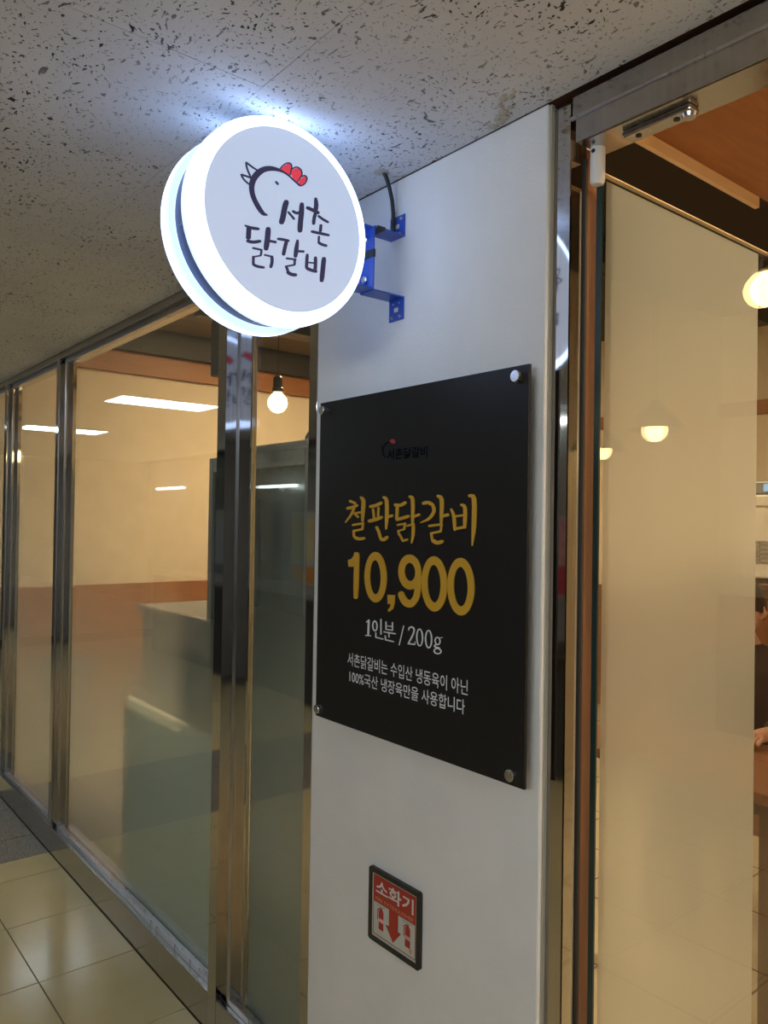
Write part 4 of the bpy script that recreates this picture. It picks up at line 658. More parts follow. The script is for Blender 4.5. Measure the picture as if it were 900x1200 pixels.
PRICE_RINGS = [[[(-1.2674,1.3815),(-1.2681,1.3697),(-1.2705,1.3584),(-1.2747,1.3481),(-1.2804,1.3394),(-1.2873,1.3327),(-1.2952,1.3284),(-1.3036,1.3266),(-1.3121,1.3275),(-1.3204,1.331),(-1.3279,1.3371),(-1.3343,1.3455),(-1.3392,1.3557),(-1.3424,1.3671),(-1.3437,1.3793),(-1.343,1.3916),(-1.3404,1.4032),(-1.3359,1.4137),(-1.3299,1.4224),(-1.3227,1.429),(-1.3147,1.433),(-1.3062,1.4344),(-1.2977,1.4331),(-1.2896,1.4292),(-1.2824,1.4229),(-1.2763,1.4145),(-1.2716,1.4045),(-1.2686,1.3933)],[(-1.2873,1.3802),(-1.2876,1.3721),(-1.2888,1.3644),(-1.2908,1.3575),(-1.2936,1.3517),(-1.2971,1.3473),(-1.3009,1.3446),(-1.3051,1.3436),(-1.3093,1.3445),(-1.3134,1.3472),(-1.3171,1.3516),(-1.3202,1.3574),(-1.3227,1.3644),(-1.3243,1.3723),(-1.325,1.3805),(-1.3247,1.3888),(-1.3235,1.3966),(-1.3214,1.4036),(-1.3185,1.4094),(-1.315,1.4137),(-1.311,1.4164),(-1.3069,1.4172),(-1.3027,1.4161),(-1.2986,1.4133),(-1.295,1.4089),(-1.2919,1.403),(-1.2895,1.3961),(-1.288,1.3883)]],
[[(-1.0846,1.3802),(-1.0853,1.3684),(-1.0877,1.3571),(-1.0918,1.3469),(-1.0973,1.3382),(-1.104,1.3315),(-1.1116,1.3272),(-1.1198,1.3255),(-1.1281,1.3264),(-1.136,1.3301),(-1.1433,1.3363),(-1.1495,1.3447),(-1.1543,1.3549),(-1.1573,1.3665),(-1.1586,1.3787),(-1.1579,1.391),(-1.1553,1.4026),(-1.1509,1.4131),(-1.1451,1.4218),(-1.1381,1.4283),(-1.1302,1.4322),(-1.122,1.4335),(-1.1138,1.4321),(-1.106,1.4281),(-1.099,1.4217),(-1.0931,1.4133),(-1.0886,1.4032),(-1.0857,1.392)],[(-1.1026,1.3792),(-1.1029,1.3711),(-1.1041,1.3634),(-1.1062,1.3566),(-1.109,1.3508),(-1.1125,1.3465),(-1.1164,1.3439),(-1.1206,1.343),(-1.1248,1.344),(-1.1289,1.3467),(-1.1327,1.3512),(-1.1358,1.3571),(-1.1383,1.3641),(-1.1399,1.372),(-1.1405,1.3803),(-1.1402,1.3885),(-1.1389,1.3963),(-1.1368,1.4033),(-1.1339,1.409),(-1.1303,1.4133),(-1.1263,1.4158),(-1.1221,1.4165),(-1.1179,1.4154),(-1.1138,1.4125),(-1.1102,1.408),(-1.1071,1.4021),(-1.1047,1.3951),(-1.1032,1.3873)]],
[[(-1.0122,1.3804),(-1.0128,1.3685),(-1.0152,1.3572),(-1.0192,1.347),(-1.0245,1.3383),(-1.0311,1.3316),(-1.0385,1.3272),(-1.0464,1.3255),(-1.0545,1.3264),(-1.0623,1.33),(-1.0693,1.3362),(-1.0753,1.3446),(-1.08,1.3549),(-1.083,1.3664),(-1.0841,1.3787),(-1.0834,1.391),(-1.0809,1.4027),(-1.0767,1.4132),(-1.071,1.4219),(-1.0642,1.4284),(-1.0565,1.4324),(-1.0485,1.4337),(-1.0405,1.4323),(-1.0329,1.4283),(-1.0261,1.4219),(-1.0204,1.4135),(-1.0161,1.4034),(-1.0133,1.3922)],[(-1.0292,1.3791),(-1.0295,1.3709),(-1.0308,1.3631),(-1.0328,1.3562),(-1.0357,1.3504),(-1.0391,1.346),(-1.043,1.3432),(-1.0472,1.3423),(-1.0514,1.3433),(-1.0555,1.346),(-1.0592,1.3505),(-1.0623,1.3565),(-1.0647,1.3636),(-1.0663,1.3716),(-1.067,1.3799),(-1.0666,1.3883),(-1.0654,1.3962),(-1.0632,1.4032),(-1.0603,1.4091),(-1.0568,1.4134),(-1.0528,1.416),(-1.0486,1.4167),(-1.0444,1.4156),(-1.0404,1.4127),(-1.0368,1.4082),(-1.0337,1.4022),(-1.0314,1.3951),(-1.0299,1.3873)]],
[[(-1.1595,1.3988),(-1.1602,1.391),(-1.1625,1.3836),(-1.1665,1.3768),(-1.1718,1.3711),(-1.1783,1.3666),(-1.1856,1.3637),(-1.1934,1.3625),(-1.2013,1.3631),(-1.2089,1.3655),(-1.2158,1.3695),(-1.2216,1.375),(-1.2261,1.3817),(-1.229,1.3892),(-1.2301,1.3972),(-1.2293,1.4053),(-1.2268,1.413),(-1.2226,1.4199),(-1.217,1.4257),(-1.2103,1.43),(-1.2028,1.4327),(-1.1949,1.4336),(-1.1871,1.4328),(-1.1796,1.4302),(-1.173,1.426),(-1.1674,1.4205),(-1.1632,1.414),(-1.1605,1.4066)],[(-1.1769,1.3981),(-1.1772,1.394),(-1.1784,1.3901),(-1.1803,1.3867),(-1.1829,1.3838),(-1.186,1.3816),(-1.1895,1.3803),(-1.1933,1.3798),(-1.197,1.3803),(-1.2006,1.3817),(-1.2039,1.384),(-1.2067,1.387),(-1.2088,1.3906),(-1.2102,1.3945),(-1.2107,1.3987),(-1.2104,1.4029),(-1.2092,1.4068),(-1.2072,1.4103),(-1.2046,1.4132),(-1.2014,1.4153),(-1.1978,1.4166),(-1.1941,1.417),(-1.1903,1.4164),(-1.1867,1.415),(-1.1835,1.4127),(-1.1808,1.4097),(-1.1787,1.4061),(-1.1774,1.4022)]]]
LOGO_DARK = [[(-1.2776,1.6336),(-1.2772,1.6337),(-1.2771,1.634),(-1.2796,1.6364),(-1.2822,1.6388),(-1.2841,1.641),(-1.2854,1.6431),(-1.2863,1.6452),(-1.2867,1.6475),(-1.2868,1.6501),(-1.2864,1.6528),(-1.2855,1.6553),(-1.2841,1.6576),(-1.2821,1.6596),(-1.28,1.6614),(-1.2779,1.6629),(-1.2757,1.664),(-1.2734,1.6649),(-1.271,1.6656),(-1.2684,1.6662),(-1.2657,1.6668),(-1.2655,1.6673),(-1.2658,1.6677),(-1.2664,1.668),(-1.2693,1.6679),(-1.2722,1.6675),(-1.2752,1.6669),(-1.2779,1.6658),(-1.2803,1.6645),(-1.2827,1.6629),(-1.2849,1.661),(-1.2871,1.6587),(-1.2887,1.6562),(-1.2897,1.6534),(-1.2901,1.6504),(-1.2901,1.6476),(-1.2896,1.645),(-1.2887,1.6426),(-1.287,1.6401),(-1.2844,1.6378),(-1.2812,1.6356),(-1.278,1.6336)],
[(-1.2944,1.6625),(-1.2948,1.6624),(-1.295,1.6621),(-1.2901,1.6565),(-1.2896,1.6565),(-1.2892,1.6566),(-1.2891,1.6568),(-1.294,1.6624)],
[(-1.2933,1.6548),(-1.2934,1.6545),(-1.2932,1.6543),(-1.2884,1.6532),(-1.2881,1.6534),(-1.288,1.6536),(-1.2881,1.6539),(-1.293,1.655)]]
LOGO_RED = [[(-1.2654,1.6678),(-1.2645,1.6705),(-1.261,1.6714),(-1.2568,1.6728),(-1.2526,1.6717),(-1.2479,1.6688),(-1.246,1.6657),(-1.2473,1.6633),(-1.2524,1.6623),(-1.2578,1.664),(-1.2618,1.6661)]]
# ================================================================ the setting
# ---- floor: slab, corridor tiles, shop floor
floor = tag(box(-10.2, 2.6, -3.05, 4.6, -0.12, -0.012).build('floor', 'floor_grout'), kind='structure',
            label='tiled floor of the corridor and the shop')
box(-5.5, 1.3, 0.12, 4.5, -0.0119, 0.0).build('shop_floor', 'shop_floor_tile', floor)
xs_light = [-3.655, -3.46] + [-3.06 + 0.41 * k for k in range(14)]
xs_dark = [-4.62, -4.30, -3.907, -3.655]
xs_far = [-4.62 - 0.41 * k for k in range(13)][::-1]
ys = [-0.001, -0.318] + [-0.318 - 0.41 * k for k in range(1, 7)] + [-3.0]
tile_mesh = {}
def lay(xlist, mat):
    for a, b in zip(xlist, xlist[1:]):
        for y1, y0 in zip(ys, ys[1:]):
            w, d = round(b - a, 3), round(y1 - y0, 3)
            key = (w, d, mat)
            if key not in tile_mesh:
                g = 0.0012
                me = MB().add([(g, g, 0), (w - g, g, 0), (w - g, d - g, 0), (g, d - g, 0),
                               (g + .001, g + .001, 0.012), (w - g - .001, g + .001, 0.012), (w - g - .001, d - g - .001, 0.012), (g + .001, d - g - .001, 0.012)],
                              [(4, 5, 6, 7), (0, 1, 5, 4), (1, 2, 6, 5), (2, 3, 7, 6), (3, 0, 4, 7)]).mesh('tile')
                me.materials.append(MATS[mat])
                tile_mesh[key] = me
            t = bpy.data.objects.new('tile', tile_mesh[key])
            COL.objects.link(t)
            t.location = (a, y0, -0.012 + random.uniform(-0.0002, 0.0002))
            t.parent = floor
lay(xs_light, 'beige_tile'); lay(xs_dark, 'granite_tile'); lay(xs_far, 'beige_tile')

# ---- ceiling: slab with fissured boards
ceil = tag(box(-10.2, 2.6, -3.05, -0.001, H + 0.010, H + 0.07).build('ceiling', 'joint_dark'), kind='structure',
           label='white fissured mineral board ceiling of the corridor')
cx = [-10.16 + 0.6 * k for k in range(22)]
cy = [-0.001 - 0.406 * k for k in range(8)]
g = 0.0004
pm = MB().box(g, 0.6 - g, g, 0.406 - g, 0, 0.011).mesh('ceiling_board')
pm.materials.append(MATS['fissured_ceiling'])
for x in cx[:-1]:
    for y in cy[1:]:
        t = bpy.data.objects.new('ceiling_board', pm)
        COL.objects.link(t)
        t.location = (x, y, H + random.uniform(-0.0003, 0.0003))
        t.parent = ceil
# torn, smeared filler at the wall joint
d = MB()
for i in range(16):
    a = random.random()
    px, py = -1.0 + 0.10 * a + random.uniform(-.012, .012), -0.045 + 0.03 * math.sin(a * 5) + random.uniform(-.012, .012)
    r = random.uniform(0.004, 0.011)
    d.lathe([(r, 0), (r * .8, -r * .35), (r * .25, -r * .6)], (px, py, H + 0.0005), 'z', 7, False)
d.build('filler_smear', 'caulk', ceil)

# ---- white pier between window and door
WX0, WX1 = -1.583, -0.877
wf = tag(MB().box(WX0, WX1, 0, 0.13, 0, H).build('wall_front', 'white_plaster', bevel=0.004), kind='structure',
         label='white plastered pier between the shop window and the door')
box(WX1 + 0.0002, WX1 + 0.003, 0.006, 0.0145, 0, H - .001).build('caulk_strip', 'caulk', wf)
# wall above the shop front
tag(box(-5.6, 2.4, 0.002, 0.13, H + 0.002, SHOP_H).build('wall_upper', 'dark_wood'), kind='structure', label='dark wall above the shop front')

# ---- shop front windows
def window(name, x0, x1, film, label, film_top=None):
    w = tag(empty(name, (x0, 0, 0)), label, kind='structure')
    box(x0, x1, 0, 0.10, 0, 0.112).build('kick_rail', 'satin_steel', w, bevel=0.0015)
    box(x0, x1, 0.0175, GY - 0.001, 0.112, 0.130).build('sill_bead', 'bead_steel', w, bevel=0.002)
    box(x0, x1, 0, 0.10, 2.206, H).build('head_rail', 'satin_steel', w, bevel=0.0015)
    box(x0, x1, 0.0175, GY - 0.001, 2.188, 2.206).build('head_bead', 'bead_steel', w, bevel=0.002)
    gx = x0 if name == 'window_1' else x0 + 0.0935
    box(gx + .002, x1 - .002, GY, GY + 0.008, 0.1125, 2.2055).build('glass_pane', 'clear_glass', w)
    zt = film_top or 2.2
    x0 = gx
    MB().add([(x0 + .004, GY + .0085, .114), (x1 - .004, GY + .0085, .114), (x1 - .004, GY + .0085, zt), (x0 + .004, GY + .0085, zt)], [(0, 1, 2, 3)]).build('frosted_film', film, w)
    return w
window('window_1', -5.5, -4.604, 'graded_film', 'far shop window beyond the granite floor band, mostly cut by its post')
window('window_2', -4.552, -3.6825, 'graded_film', 'frosted shop window standing over the granite floor band')
window('window_3', -3.6475, -2.1035, 'graded_film', 'widest frosted shop window, with a pale board behind its lower half')
window('window_4', -2.0525, -1.6175, 'grey_film', 'narrow shop window beside the white pier, refrigerator and bulb behind', 1.66)

def post(name, x0, x1, label):
    p = tag(empty(name, (x0, 0, 0)), label, kind='structure')
    box(x0, x1, 0.0, 0.05, 0.0, H - .0005).build('post_face', 'mirror_steel', p)
    box(x1, x1 + 0.033, 0.0175, 0.0385, 0.1125, 2.2055).build('post_step', 'mirror_steel', p)
    box(x1 + 0.0332, x1 + 0.053, 0.0175, 0.0385, 0.1305, 2.1875).build('post_rib', 'mirror_steel', p)
    box(x1 + 0.0340, x1 + 0.0525, 0.0168, 0.0174, 0.1305, 2.1875).build('rib_cap', 'bead_steel', p)
    box(x1 + 0.053, x1 + 0.093, 0.035, 0.050, 0.1302, 2.1878).build('post_bead', 'mirror_steel', p)
    return p
post('trim_1', -4.603, -4.553, 'polished steel post beyond the granite floor band')
post('trim_2', -3.682, -3.648, 'polished steel post where beige floor meets granite')
post('trim_3', -2.103, -2.053, 'polished steel post mirroring the round sign')
tag(box(-1.617, WX0, 0.0, 0.11, 0, H).build('trim_4', 'mirror_steel', bevel=0.001), kind='structure', label='polished steel jamb against the white pier')
# ---- door frame and door
jf = tag(empty('trim_5', (-0.865, 0, 0)), 'polished steel door jamb beside the white pier', kind='structure')
box(-0.8765, -0.8405, 0.015, 0.060, 0, 2.2255).build('jamb_face', 'mirror_steel', jf)
box(-0.8765, -0.848, 0.0602, 0.12, 0, 2.16).build('jamb_back', 'brown_wood', jf)
box(-0.848, -0.8405, 0.0602, 0.085, 0, 2.16).build('door_stop', 'brown_wood', jf)
box(-0.8403, -0.836, 0.054, 0.0598, 0, 2.14).build('brush_seal', 'duct_dark', jf)
hd = tag(empty('trim_6', (-0.829, 0, 2.144)), 'dusty steel door head under the ceiling', kind='structure')
box(-0.8285, 1.3, 0.004, 0.075, 2.188, 2.226).build('head_upper', 'dusty_steel', hd, bevel=0.001)
box(-0.818, 1.3, 0.0, 0.075, 2.144, 2.1875).build('head_lower', 'dusty_steel', hd, bevel=0.001)
box(-0.8285, 1.3, -0.002, 0.004, 2.184, 2.190).build('head_bead', 'bead_steel', hd, bevel=0.001)
box(-0.8285, 1.3, 0.02, 0.11, 2.2262, H).build('head_gap', 'door_rubber', hd)
box(-0.80, 1.3, 0.004, 0.0715, 2.1425, 2.1438).build('head_soffit', 'satin_steel', hd)
pv = tag(empty('pivot_plate', (-0.72, 0.04, 2.143)), 'steel pivot plate screwed under the door head', 'hinge')
box(-0.745, -0.625, 0.024, 0.052, 2.132, 2.1422).build('plate', 'satin_steel', pv, bevel=0.003)
for x in (-0.722, -0.655):
    MB().lathe([(0.005, 2.1305), (0.005, 2.1318)], (x, 0.038, 0), 'z', 12).build('screw', 'door_rubber', pv)
MB().lathe([(0.010, 2.126), (0.012, 2.1318)], (-0.634, 0.038, 0), 'z', 14).build('stud', 'dusty_steel', pv)

DX = -0.807
dr = tag(empty('door_1', (DX, 0.05, 0)), 'open frosted glass shop door hinged at the jamb', kind='structure')
box(DX - 0.005, DX + 0.005, 0.056, 0.96, 0.02, 2.103).build('glass_pane', 'clear_glass', dr)
box(DX - 0.0052, DX + 0.0052, 0.0515, 0.0558, 0.02, 2.103).build('glass_edge', 'glass_edge', dr)
box(DX - 0.0049, DX + 0.0049, 0.0575, 0.955, 2.1032, 2.1052).build('top_edge_gleam', 'pale_wood', dr)  # pale colour paints the gleam along the polished glass edge
MB().add([(DX - .0055, .080, .03), (DX - .0055, .640, .03), (DX - .0055, .640, 2.0995), (DX - .0055, .080, 2.0995)], [(0, 1, 2, 3)]).build('frosted_film', 'door_film', dr)
MB().lathe([(0.0, 2.080), (0.010, 2.080), (0.0125, 2.086), (0.0125, 2.164), (0.010, 2.168), (0, 2.168)], (DX + 0.002, 0.044, 0), 'z', 20, False, False).build('pivot_fitting', 'lamp_white', dr, True)
MB().lathe([(0.0035, -.014), (0.0035, -.0115)], (DX + 0.002, 0.044, 2.135), 'y', 12).build('fixing_hole', 'door_rubber', dr)
box(DX - 0.012, DX + 0.012, 0.05, 0.20, 0.004, 0.06).build('bottom_fitting', 'satin_steel', dr, bevel=0.003)

# ---- shop interior shell
wl = tag(box(-5.62, -5.5, 0.0, 4.5, 0, SHOP_H).build('wall_left', 'cream_wall'), kind='structure', label='cream side wall of the shop')
box(-5.4999, -5.47, 0.13, 4.5, 0, 1.03).build('wainscot', 'orange_wood', wl)
box(-5.4999, -5.46, 0.13, 4.5, 2.53, 2.68).build('wood_band', 'orange_wood', wl)
box(-5.4999, -5.40, 0.13, 4.5, 2.68, 2.86).build('dark_beam', 'duct_dark', wl)
box(-5.4999, -5.0, 0.13, 4.5, 2.861, 3.0).build('brown_soffit', 'brown_soffit', wl)
wb = tag(box(-5.6, 2.4, 4.5, 4.6, 0, SHOP_H).build('wall_back', 'cream_wall'), kind='structure', label='cream back wall of the shop')
box(-5.46, 1.29, 4.47, 4.4999, 0, 1.0).build('wainscot', 'brown_wood', wb)
box(-5.40, 1.29, 4.46, 4.4999, 2.30, 2.40).build('wood_band', 'orange_wood', wb)
tag(box(1.3, 1.4, 0.121, 4.5, 0, SHOP_H).build('wall_right', 'cream_wall'), kind='structure', label='cream wall at the door end of the shop')
sc = tag(box(-5.6, 2.4, 0.0, 4.6, SHOP_H, SHOP_H + 0.1).build('ceiling_shop', 'dark_ceiling'), kind='structure', label='dark open ceiling of the shop')
# wooden soffit box seen above the door
bm = tag(empty('trim_7', (-1.2, 1.1, 2.5)), 'orange wooden soffit box hanging above the door', kind='structure')
box(-1.1999, -0.40, 0.45, 1.95, 2.572, 2.62).build('soffit_board', 'orange_wood', bm)
box(-1.215, -1.20, 0.45, 1.46, 2.538, 2.62).build('edge_strip', 'pale_wood', bm)
for y in (0.5, 1.4):
    box(-1.1, -1.06, y, y + .04, 2.6202, SHOP_H - .001).build('hanger', 'duct_dark', bm)
for x, y0, y1, z, w in ((-0.2, 0.2, 4.4, 2.75, 0.14), (-2.6, 0.2, 4.4, 2.9, 0.10)):
    tag(box(x, x + w, y0, y1, z, z + 0.12).build('air_duct', 'duct_dark', bevel=0.01),
        'dark square duct under the shop ceiling, ' + ('over the doorway' if x > -1 else 'behind the window posts'), 'duct')

# ---- hall on the other side of the corridor
wo = tag(box(-10.2, 2.6, -3.17, -3.05, 0, H).build('wall_opposite', 'hall_wall'), kind='structure', label='grey wall across the corridor')
tag(box(-10.3, -10.2, -3.05, 0.0, 0, H).build('wall_far', 'hall_wall'), kind='structure', label='grey wall at the far end of the corridor')
tag(box(2.6, 2.7, -3.05, 0.1, 0, H).build('wall_near', 'hall_wall'), kind='structure', label='grey wall behind the photographer')
tag(box(-10.2, -5.5, 0.0, 0.12, 0, H).build('wall_beyond', 'hall_wall'), kind='structure', label='corridor wall beyond the shop windows')
tag(box(1.3, 2.6, 0.0, 0.12, 0, H).build('wall_side', 'white_plaster'), kind='structure', label='white wall past the door opening')

# ================================================================ things
# ---- corridor ceiling lamps
def panel_lamp(x, y, label, w=0.31, l=0.63):
    p = tag(empty('ceiling_lamp', (x, y, H)), label, 'lamp', 'ceiling panels of the corridor')
    MB().box(x - w / 2 - .012, x + w / 2 + .012, y - l / 2 - .012, y + l / 2 + .012, H - 0.008, H - 0.0006).build('frame', 'lamp_white', p)
    box(x - w / 2, x + w / 2, y - l / 2, y + l / 2, H - 0.0095, H - 0.0081).build('diffuser', 'led_white', p)
for x, y, lb in PANELS:
    panel_lamp(x, y, lb)

# ---- round projecting sign
SX, SYc, SZc = -1.20, -0.3275, 2.039
sg = tag(empty('round_sign', (-1.27, SYc, SZc)), 'round double-faced lit sign with a hen emblem on a blue bracket', 'sign')
def cover(xf, xb, name):
    s = 1 if xf > xb else -1
    R0, R1 = 0.1640, 0.1855
    prof = [(R0 - .001, xf - s * .0008), (R0 + .004, xf), (R0 + .009, xf - s * .0005), (R1 - .006, xf - s * .004), (R1 - .0015, xf - s * .010), (R1, xf - s * .016), (R1, xb + s * .012)]
    o = MB().lathe(prof, (0, SYc, SZc), 'x', 96, False, False).build(name, 'sign_rim_light', sg, True)
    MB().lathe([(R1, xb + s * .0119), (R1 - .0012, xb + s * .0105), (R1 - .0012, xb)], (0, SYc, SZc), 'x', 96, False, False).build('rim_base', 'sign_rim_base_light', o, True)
    a = MB().lathe([(R1 - .0012, xb), (0.165, xb)], (0, SYc, SZc), 'x', 96, False, False).build('inner_ring', 'sign_annulus_light', o)
    f = MB().lathe([(R0, xf - s * .002), (R0, xf - s * .0010)], (0, SYc, SZc), 'x', 96, s < 0, s > 0)
    f = f.build('face', 'sign_face_light', sg)
    return f
face_a = cover(-1.20, -1.245, 'disc_rim')
face_b = cover(-1.34, -1.295, 'disc_rim')
MB().lathe([(0.173, -1.294), (0.173, -1.246)], (0, SYc, SZc), 'x', 96, False, False).build('drum', 'sign_drum_blue', sg, True)
for a in (100, 190, 262, 330):
    ca, sa = math.cos(math.radians(a)), math.sin(math.radians(a))
    p0 = Vector((-1.27, SYc + 0.172 * ca, SZc + 0.172 * sa)); n = Vector((0, ca, sa))
    MB().tube([p0, p0 + n * 0.004], 0.003, 8).build('drum_screw', 'knob_steel', sg)
def emblem(face, at, flip):
    fl = (lambda q: (2 * SYc - q[0], q[1])) if flip else (lambda q: q)
    dark = [[fl(q) for q in p] for p in SIGN_DARK]
    red = [[fl(q) for q in p] for p in SIGN_RED]
    th = -0.0005 if flip else 0.0005
    MB().sheet(red, 'x', at, th).build('comb', 'sign_red', face)
    MB().ribbons(dark[:9], 'x', at, th * 1.8).build('hen_drawing', 'sign_ink', face)
    MB().ribbons(dark[9:], 'x', at, th).build('lettering', 'sign_ink', face)
emblem(face_a, -1.2009, False)
emblem(face_b, -1.3391, True)
# bracket
BX0, BX1, BY = -1.305, -1.258, -0.085
br = box(BX0, BX1, BY, BY + 0.003, 1.978, 2.106).build('bracket', 'bracket_blue', sg)
box(BX0, BX1, SYc + 0.172, BY - 0.0002, 2.1035, 2.106).build('clamp_flange', 'bracket_blue', br)
box(BX0, BX1, SYc + 0.172, BY - 0.0002, 1.978, 1.9805).build('clamp_flange', 'bracket_blue', br)
for zt, s in ((2.106, 1), (1.978, -1)):
    box(BX0, BX1, BY + 0.003, 0.0, min(zt, zt + s * .003), max(zt, zt + s * .003)).build('arm', 'bracket_blue', br)
    z0, z1 = (zt + .003, zt + .048) if s > 0 else (zt - .048, zt - .003)
    box(BX0, BX1, -0.003, -0.0003, z0, z1).build('wall_plate', 'bracket_blue', br)
    zc = (z0 + z1) / 2
    box(-1.288, -1.275, -0.0034, -0.0029, zc - .004, zc + .005).build('slot', 'safety_white', br)
    for dx in (0.010, -0.010):
        MB().lathe([(0.0035, -0.0055), (0.0042, -0.003)], (-1.2815 + dx * 1.3, 0, zc + s * .015), 'y', 10).build('screw', 'knob_steel', br)
        MB().lathe([(0.0016, -0.0036), (0.0016, -0.003)], (-1.2815 + dx, 0, zc - s * .014), 'y', 8).build('pin_hole', 'safety_white', br)
for z in (2.083, 2.000):
    MB().lathe([(0.0065, BY - .007), (0.0085, BY - .005), (0.0085, BY - .0002)], (-1.283, 0, z), 'y', 14).build('bolt', 'knob_steel', br, True)
box(BX0 - .0012, BX1 + .0012, BY - .0012, BY + .0042, 2.044, 2.060).build('tape', 'tape_black', br)
box(BX0 - .0012, BX1 + .0012, BY + .010, BY + .030, 2.1048, 2.1106).build('tape', 'tape_black', br)
# power cable from the ceiling to the sign
pc = tag(empty('power_cable', (-1.272, -0.045, H)), 'black power cable dropping from the ceiling to the sign bracket', 'cable')
MB().tube([(-1.276, -0.046, H - .0005), (-1.274, -0.040, 2.222), (-1.276, -0.030, 2.205), (-1.282, -0.018, 2.185), (-1.285, -0.012, 2.16), (-1.286, -0.011, 2.13), (-1.286, -0.012, 2.115), (-1.286, -0.028, 2.1123), (-1.286, -0.06, 2.1140), (-1.286, -0.13, 2.1115), (-1.284, -0.148, 2.1115)], 0.0044, 10).build('cord', 'cable_black', pc, True)
MB().lathe([(0.010, -.0022), (0.016, -.0005)], (-1.279, -0.050, H), 'z', 12).build('ceiling_grommet', 'caulk', pc)

# ---- black menu board
PX0, PX1, PZ0, PZ1, PY = -1.5255, -0.8890, 1.0418, 1.7767, -0.028
mb = tag(empty('menu_board', (-1.207, PY, 1.04)), 'matt black menu board with gold price lettering on the white pier', 'sign')
box(PX0, PX1, PY, PY + 0.006, PZ0, PZ1).build('panel', 'panel_black', mb, bevel=0.0008)
for x, z in ((-0.9137, 1.7573), (-1.5077, 1.7573), (-1.5092, 1.0612), (-0.9156, 1.0612)):
    MB().lathe([(0.006, PY + .0061), (0.006, -0.0004)], (x, 0, z), 'y', 14).build('standoff_stem', 'knob_steel', mb, True)
    MB().lathe([(0.0096, PY - .0105), (0.0103, PY - .0098), (0.0103, PY - .0002)], (x, 0, z), 'y', 24).build('standoff_cap', 'knob_steel', mb, True)
MB().ribbons(TITLE, 'y', PY - .0001, 0.0022).build('title_lettering', 'gold_letter', mb)
pr = MB().ribbons(PRICE, 'y', PY - .0001, 0.0022)
pr.sheet(PRICE_CUTS, 'y', PY - .0001, 0.0020)
for a, b in PRICE_RINGS:
    pr.ring(a, b, 'y', PY - .0001, 0.0019)
pr.build('price_lettering', 'gold_letter', mb)
lg = text('logo_lettering', '서촌닭갈비', -1.2727, -1.147, 1.629, 1.652, PY, 'logo_ink', mb, 0.02)
MB().ribbons(LOGO_DARK, 'y', PY - .0001, 0.0005).build('logo_hen', 'logo_ink', mb)
MB().sheet(LOGO_RED, 'y', PY - .0001, 0.0007).build('logo_comb', 'logo_red', mb)
po = MB().ribbons(PORTION, 'y', PY - .0001, 0.0006)
for a, c in PORTION_RINGS:
    po.ring(a, c, 'y', PY - .0001, 0.00045)
po.build('portion_lettering', 'white_print', mb)
text('note_lettering', '서촌닭갈비는 수입산 냉동육이 아닌', -1.402, -1.0267, 1.1785, 1.2075, PY, 'white_print', mb, 0.004)
text('note_lettering', '100%국산 냉장육만을 사용합니다', -1.394, -1.0336, 1.1420, 1.1700, PY, 'white_print', mb, 0.004)

# ---- fire extinguisher sign
FX0, FX1, FZ0, FZ1 = -1.339, -1.173, 0.596, 0.752
fe = tag(empty('extinguisher_sign', (-1.256, 0, 0.596)), 'small black-framed red and white fire extinguisher sign on the pier', 'sign')
def U(u): return FX0 + (FX1 - FX0) * u
def V(v): return FZ1 - (FZ1 - FZ0) * v
bw = 0.0100
fr = MB()
fr.ring([(FX0 + .004, FZ0), (FX1 - .004, FZ0), (FX1, FZ0 + .004), (FX1, FZ1 - .004), (FX1 - .004, FZ1), (FX0 + .004, FZ1), (FX0, FZ1 - .004), (FX0, FZ0 + .004)],
        [(FX0 + bw, FZ0 + bw), (FX1 - bw, FZ0 + bw), (FX1 - bw, FZ0 + bw + .001), (FX1 - bw, FZ1 - bw - .001), (FX1 - bw, FZ1 - bw), (FX0 + bw, FZ1 - bw), (FX0 + bw, FZ1 - bw - .001), (FX0 + bw, FZ0 + bw + .001)], 'y', -0.0003, 0.0085)
fr.build('frame', 'frame_black', fe)
box(FX0 + .008, FX1 - .008, -0.006, -0.0005, FZ0 + .008, FZ1 - .008).build('plate', 'luminous_plate', fe)
FY = -0.006
def fsheet(name, polys, mat, t=0.0004):
    MB().sheet([[(U(a), V(b)) for a, b in p] for p in polys], 'y', FY, t).build(name, mat, fe)
fsheet('red_header', [[(.085, .085), (.915, .085), (.915, .455), (.085, .455)]], 'safety_red')
fsheet('red_border', [[(.085, .892), (.915, .892), (.915, .902), (.085, .902)], [(.085, .455), (.094, .455), (.094, .90), (.085, .90)], [(.906, .455), (.915, .455), (.915, .90), (.906, .90)]], 'safety_red')
fsheet('arrow', [[(.405, .455), (.585, .455), (.585, .68), (.645, .68), (.49, .865), (.335, .68), (.405, .68)]], 'safety_red')
for u in (.18, .70):
    fsheet('extinguisher_symbol', [[(u + .02, .56), (u + .115, .56), (u + .115, .80), (u + .02, .80)], [(u + .03, .53), (u + .105, .53), (u + .115, .56), (u + .02, .56)],
                                  [(u + .05, .50), (u + .09, .50), (u + .09, .53), (u + .05, .53)], [(u - .01, .54), (u + .05, .50), (u + .05, .515), (u + .004, .55), (u + .004, .68), (u - .01, .68)]], 'safety_red')
    fsheet('extinguisher_band', [[(u + .02, .65), (u + .115, .65), (u + .115, .70), (u + .02, .70)]], 'poster_pink', .0006)
    fsheet('fine_print', [[(u - .045, .478), (u + .15, .478), (u + .15, .488), (u - .045, .488)]], 'fine_grey')
text('title_lettering', '소화기', U(.14), U(.88), V(.335), V(.135), FY - .0005, 'safety_white', fe, 0.02)
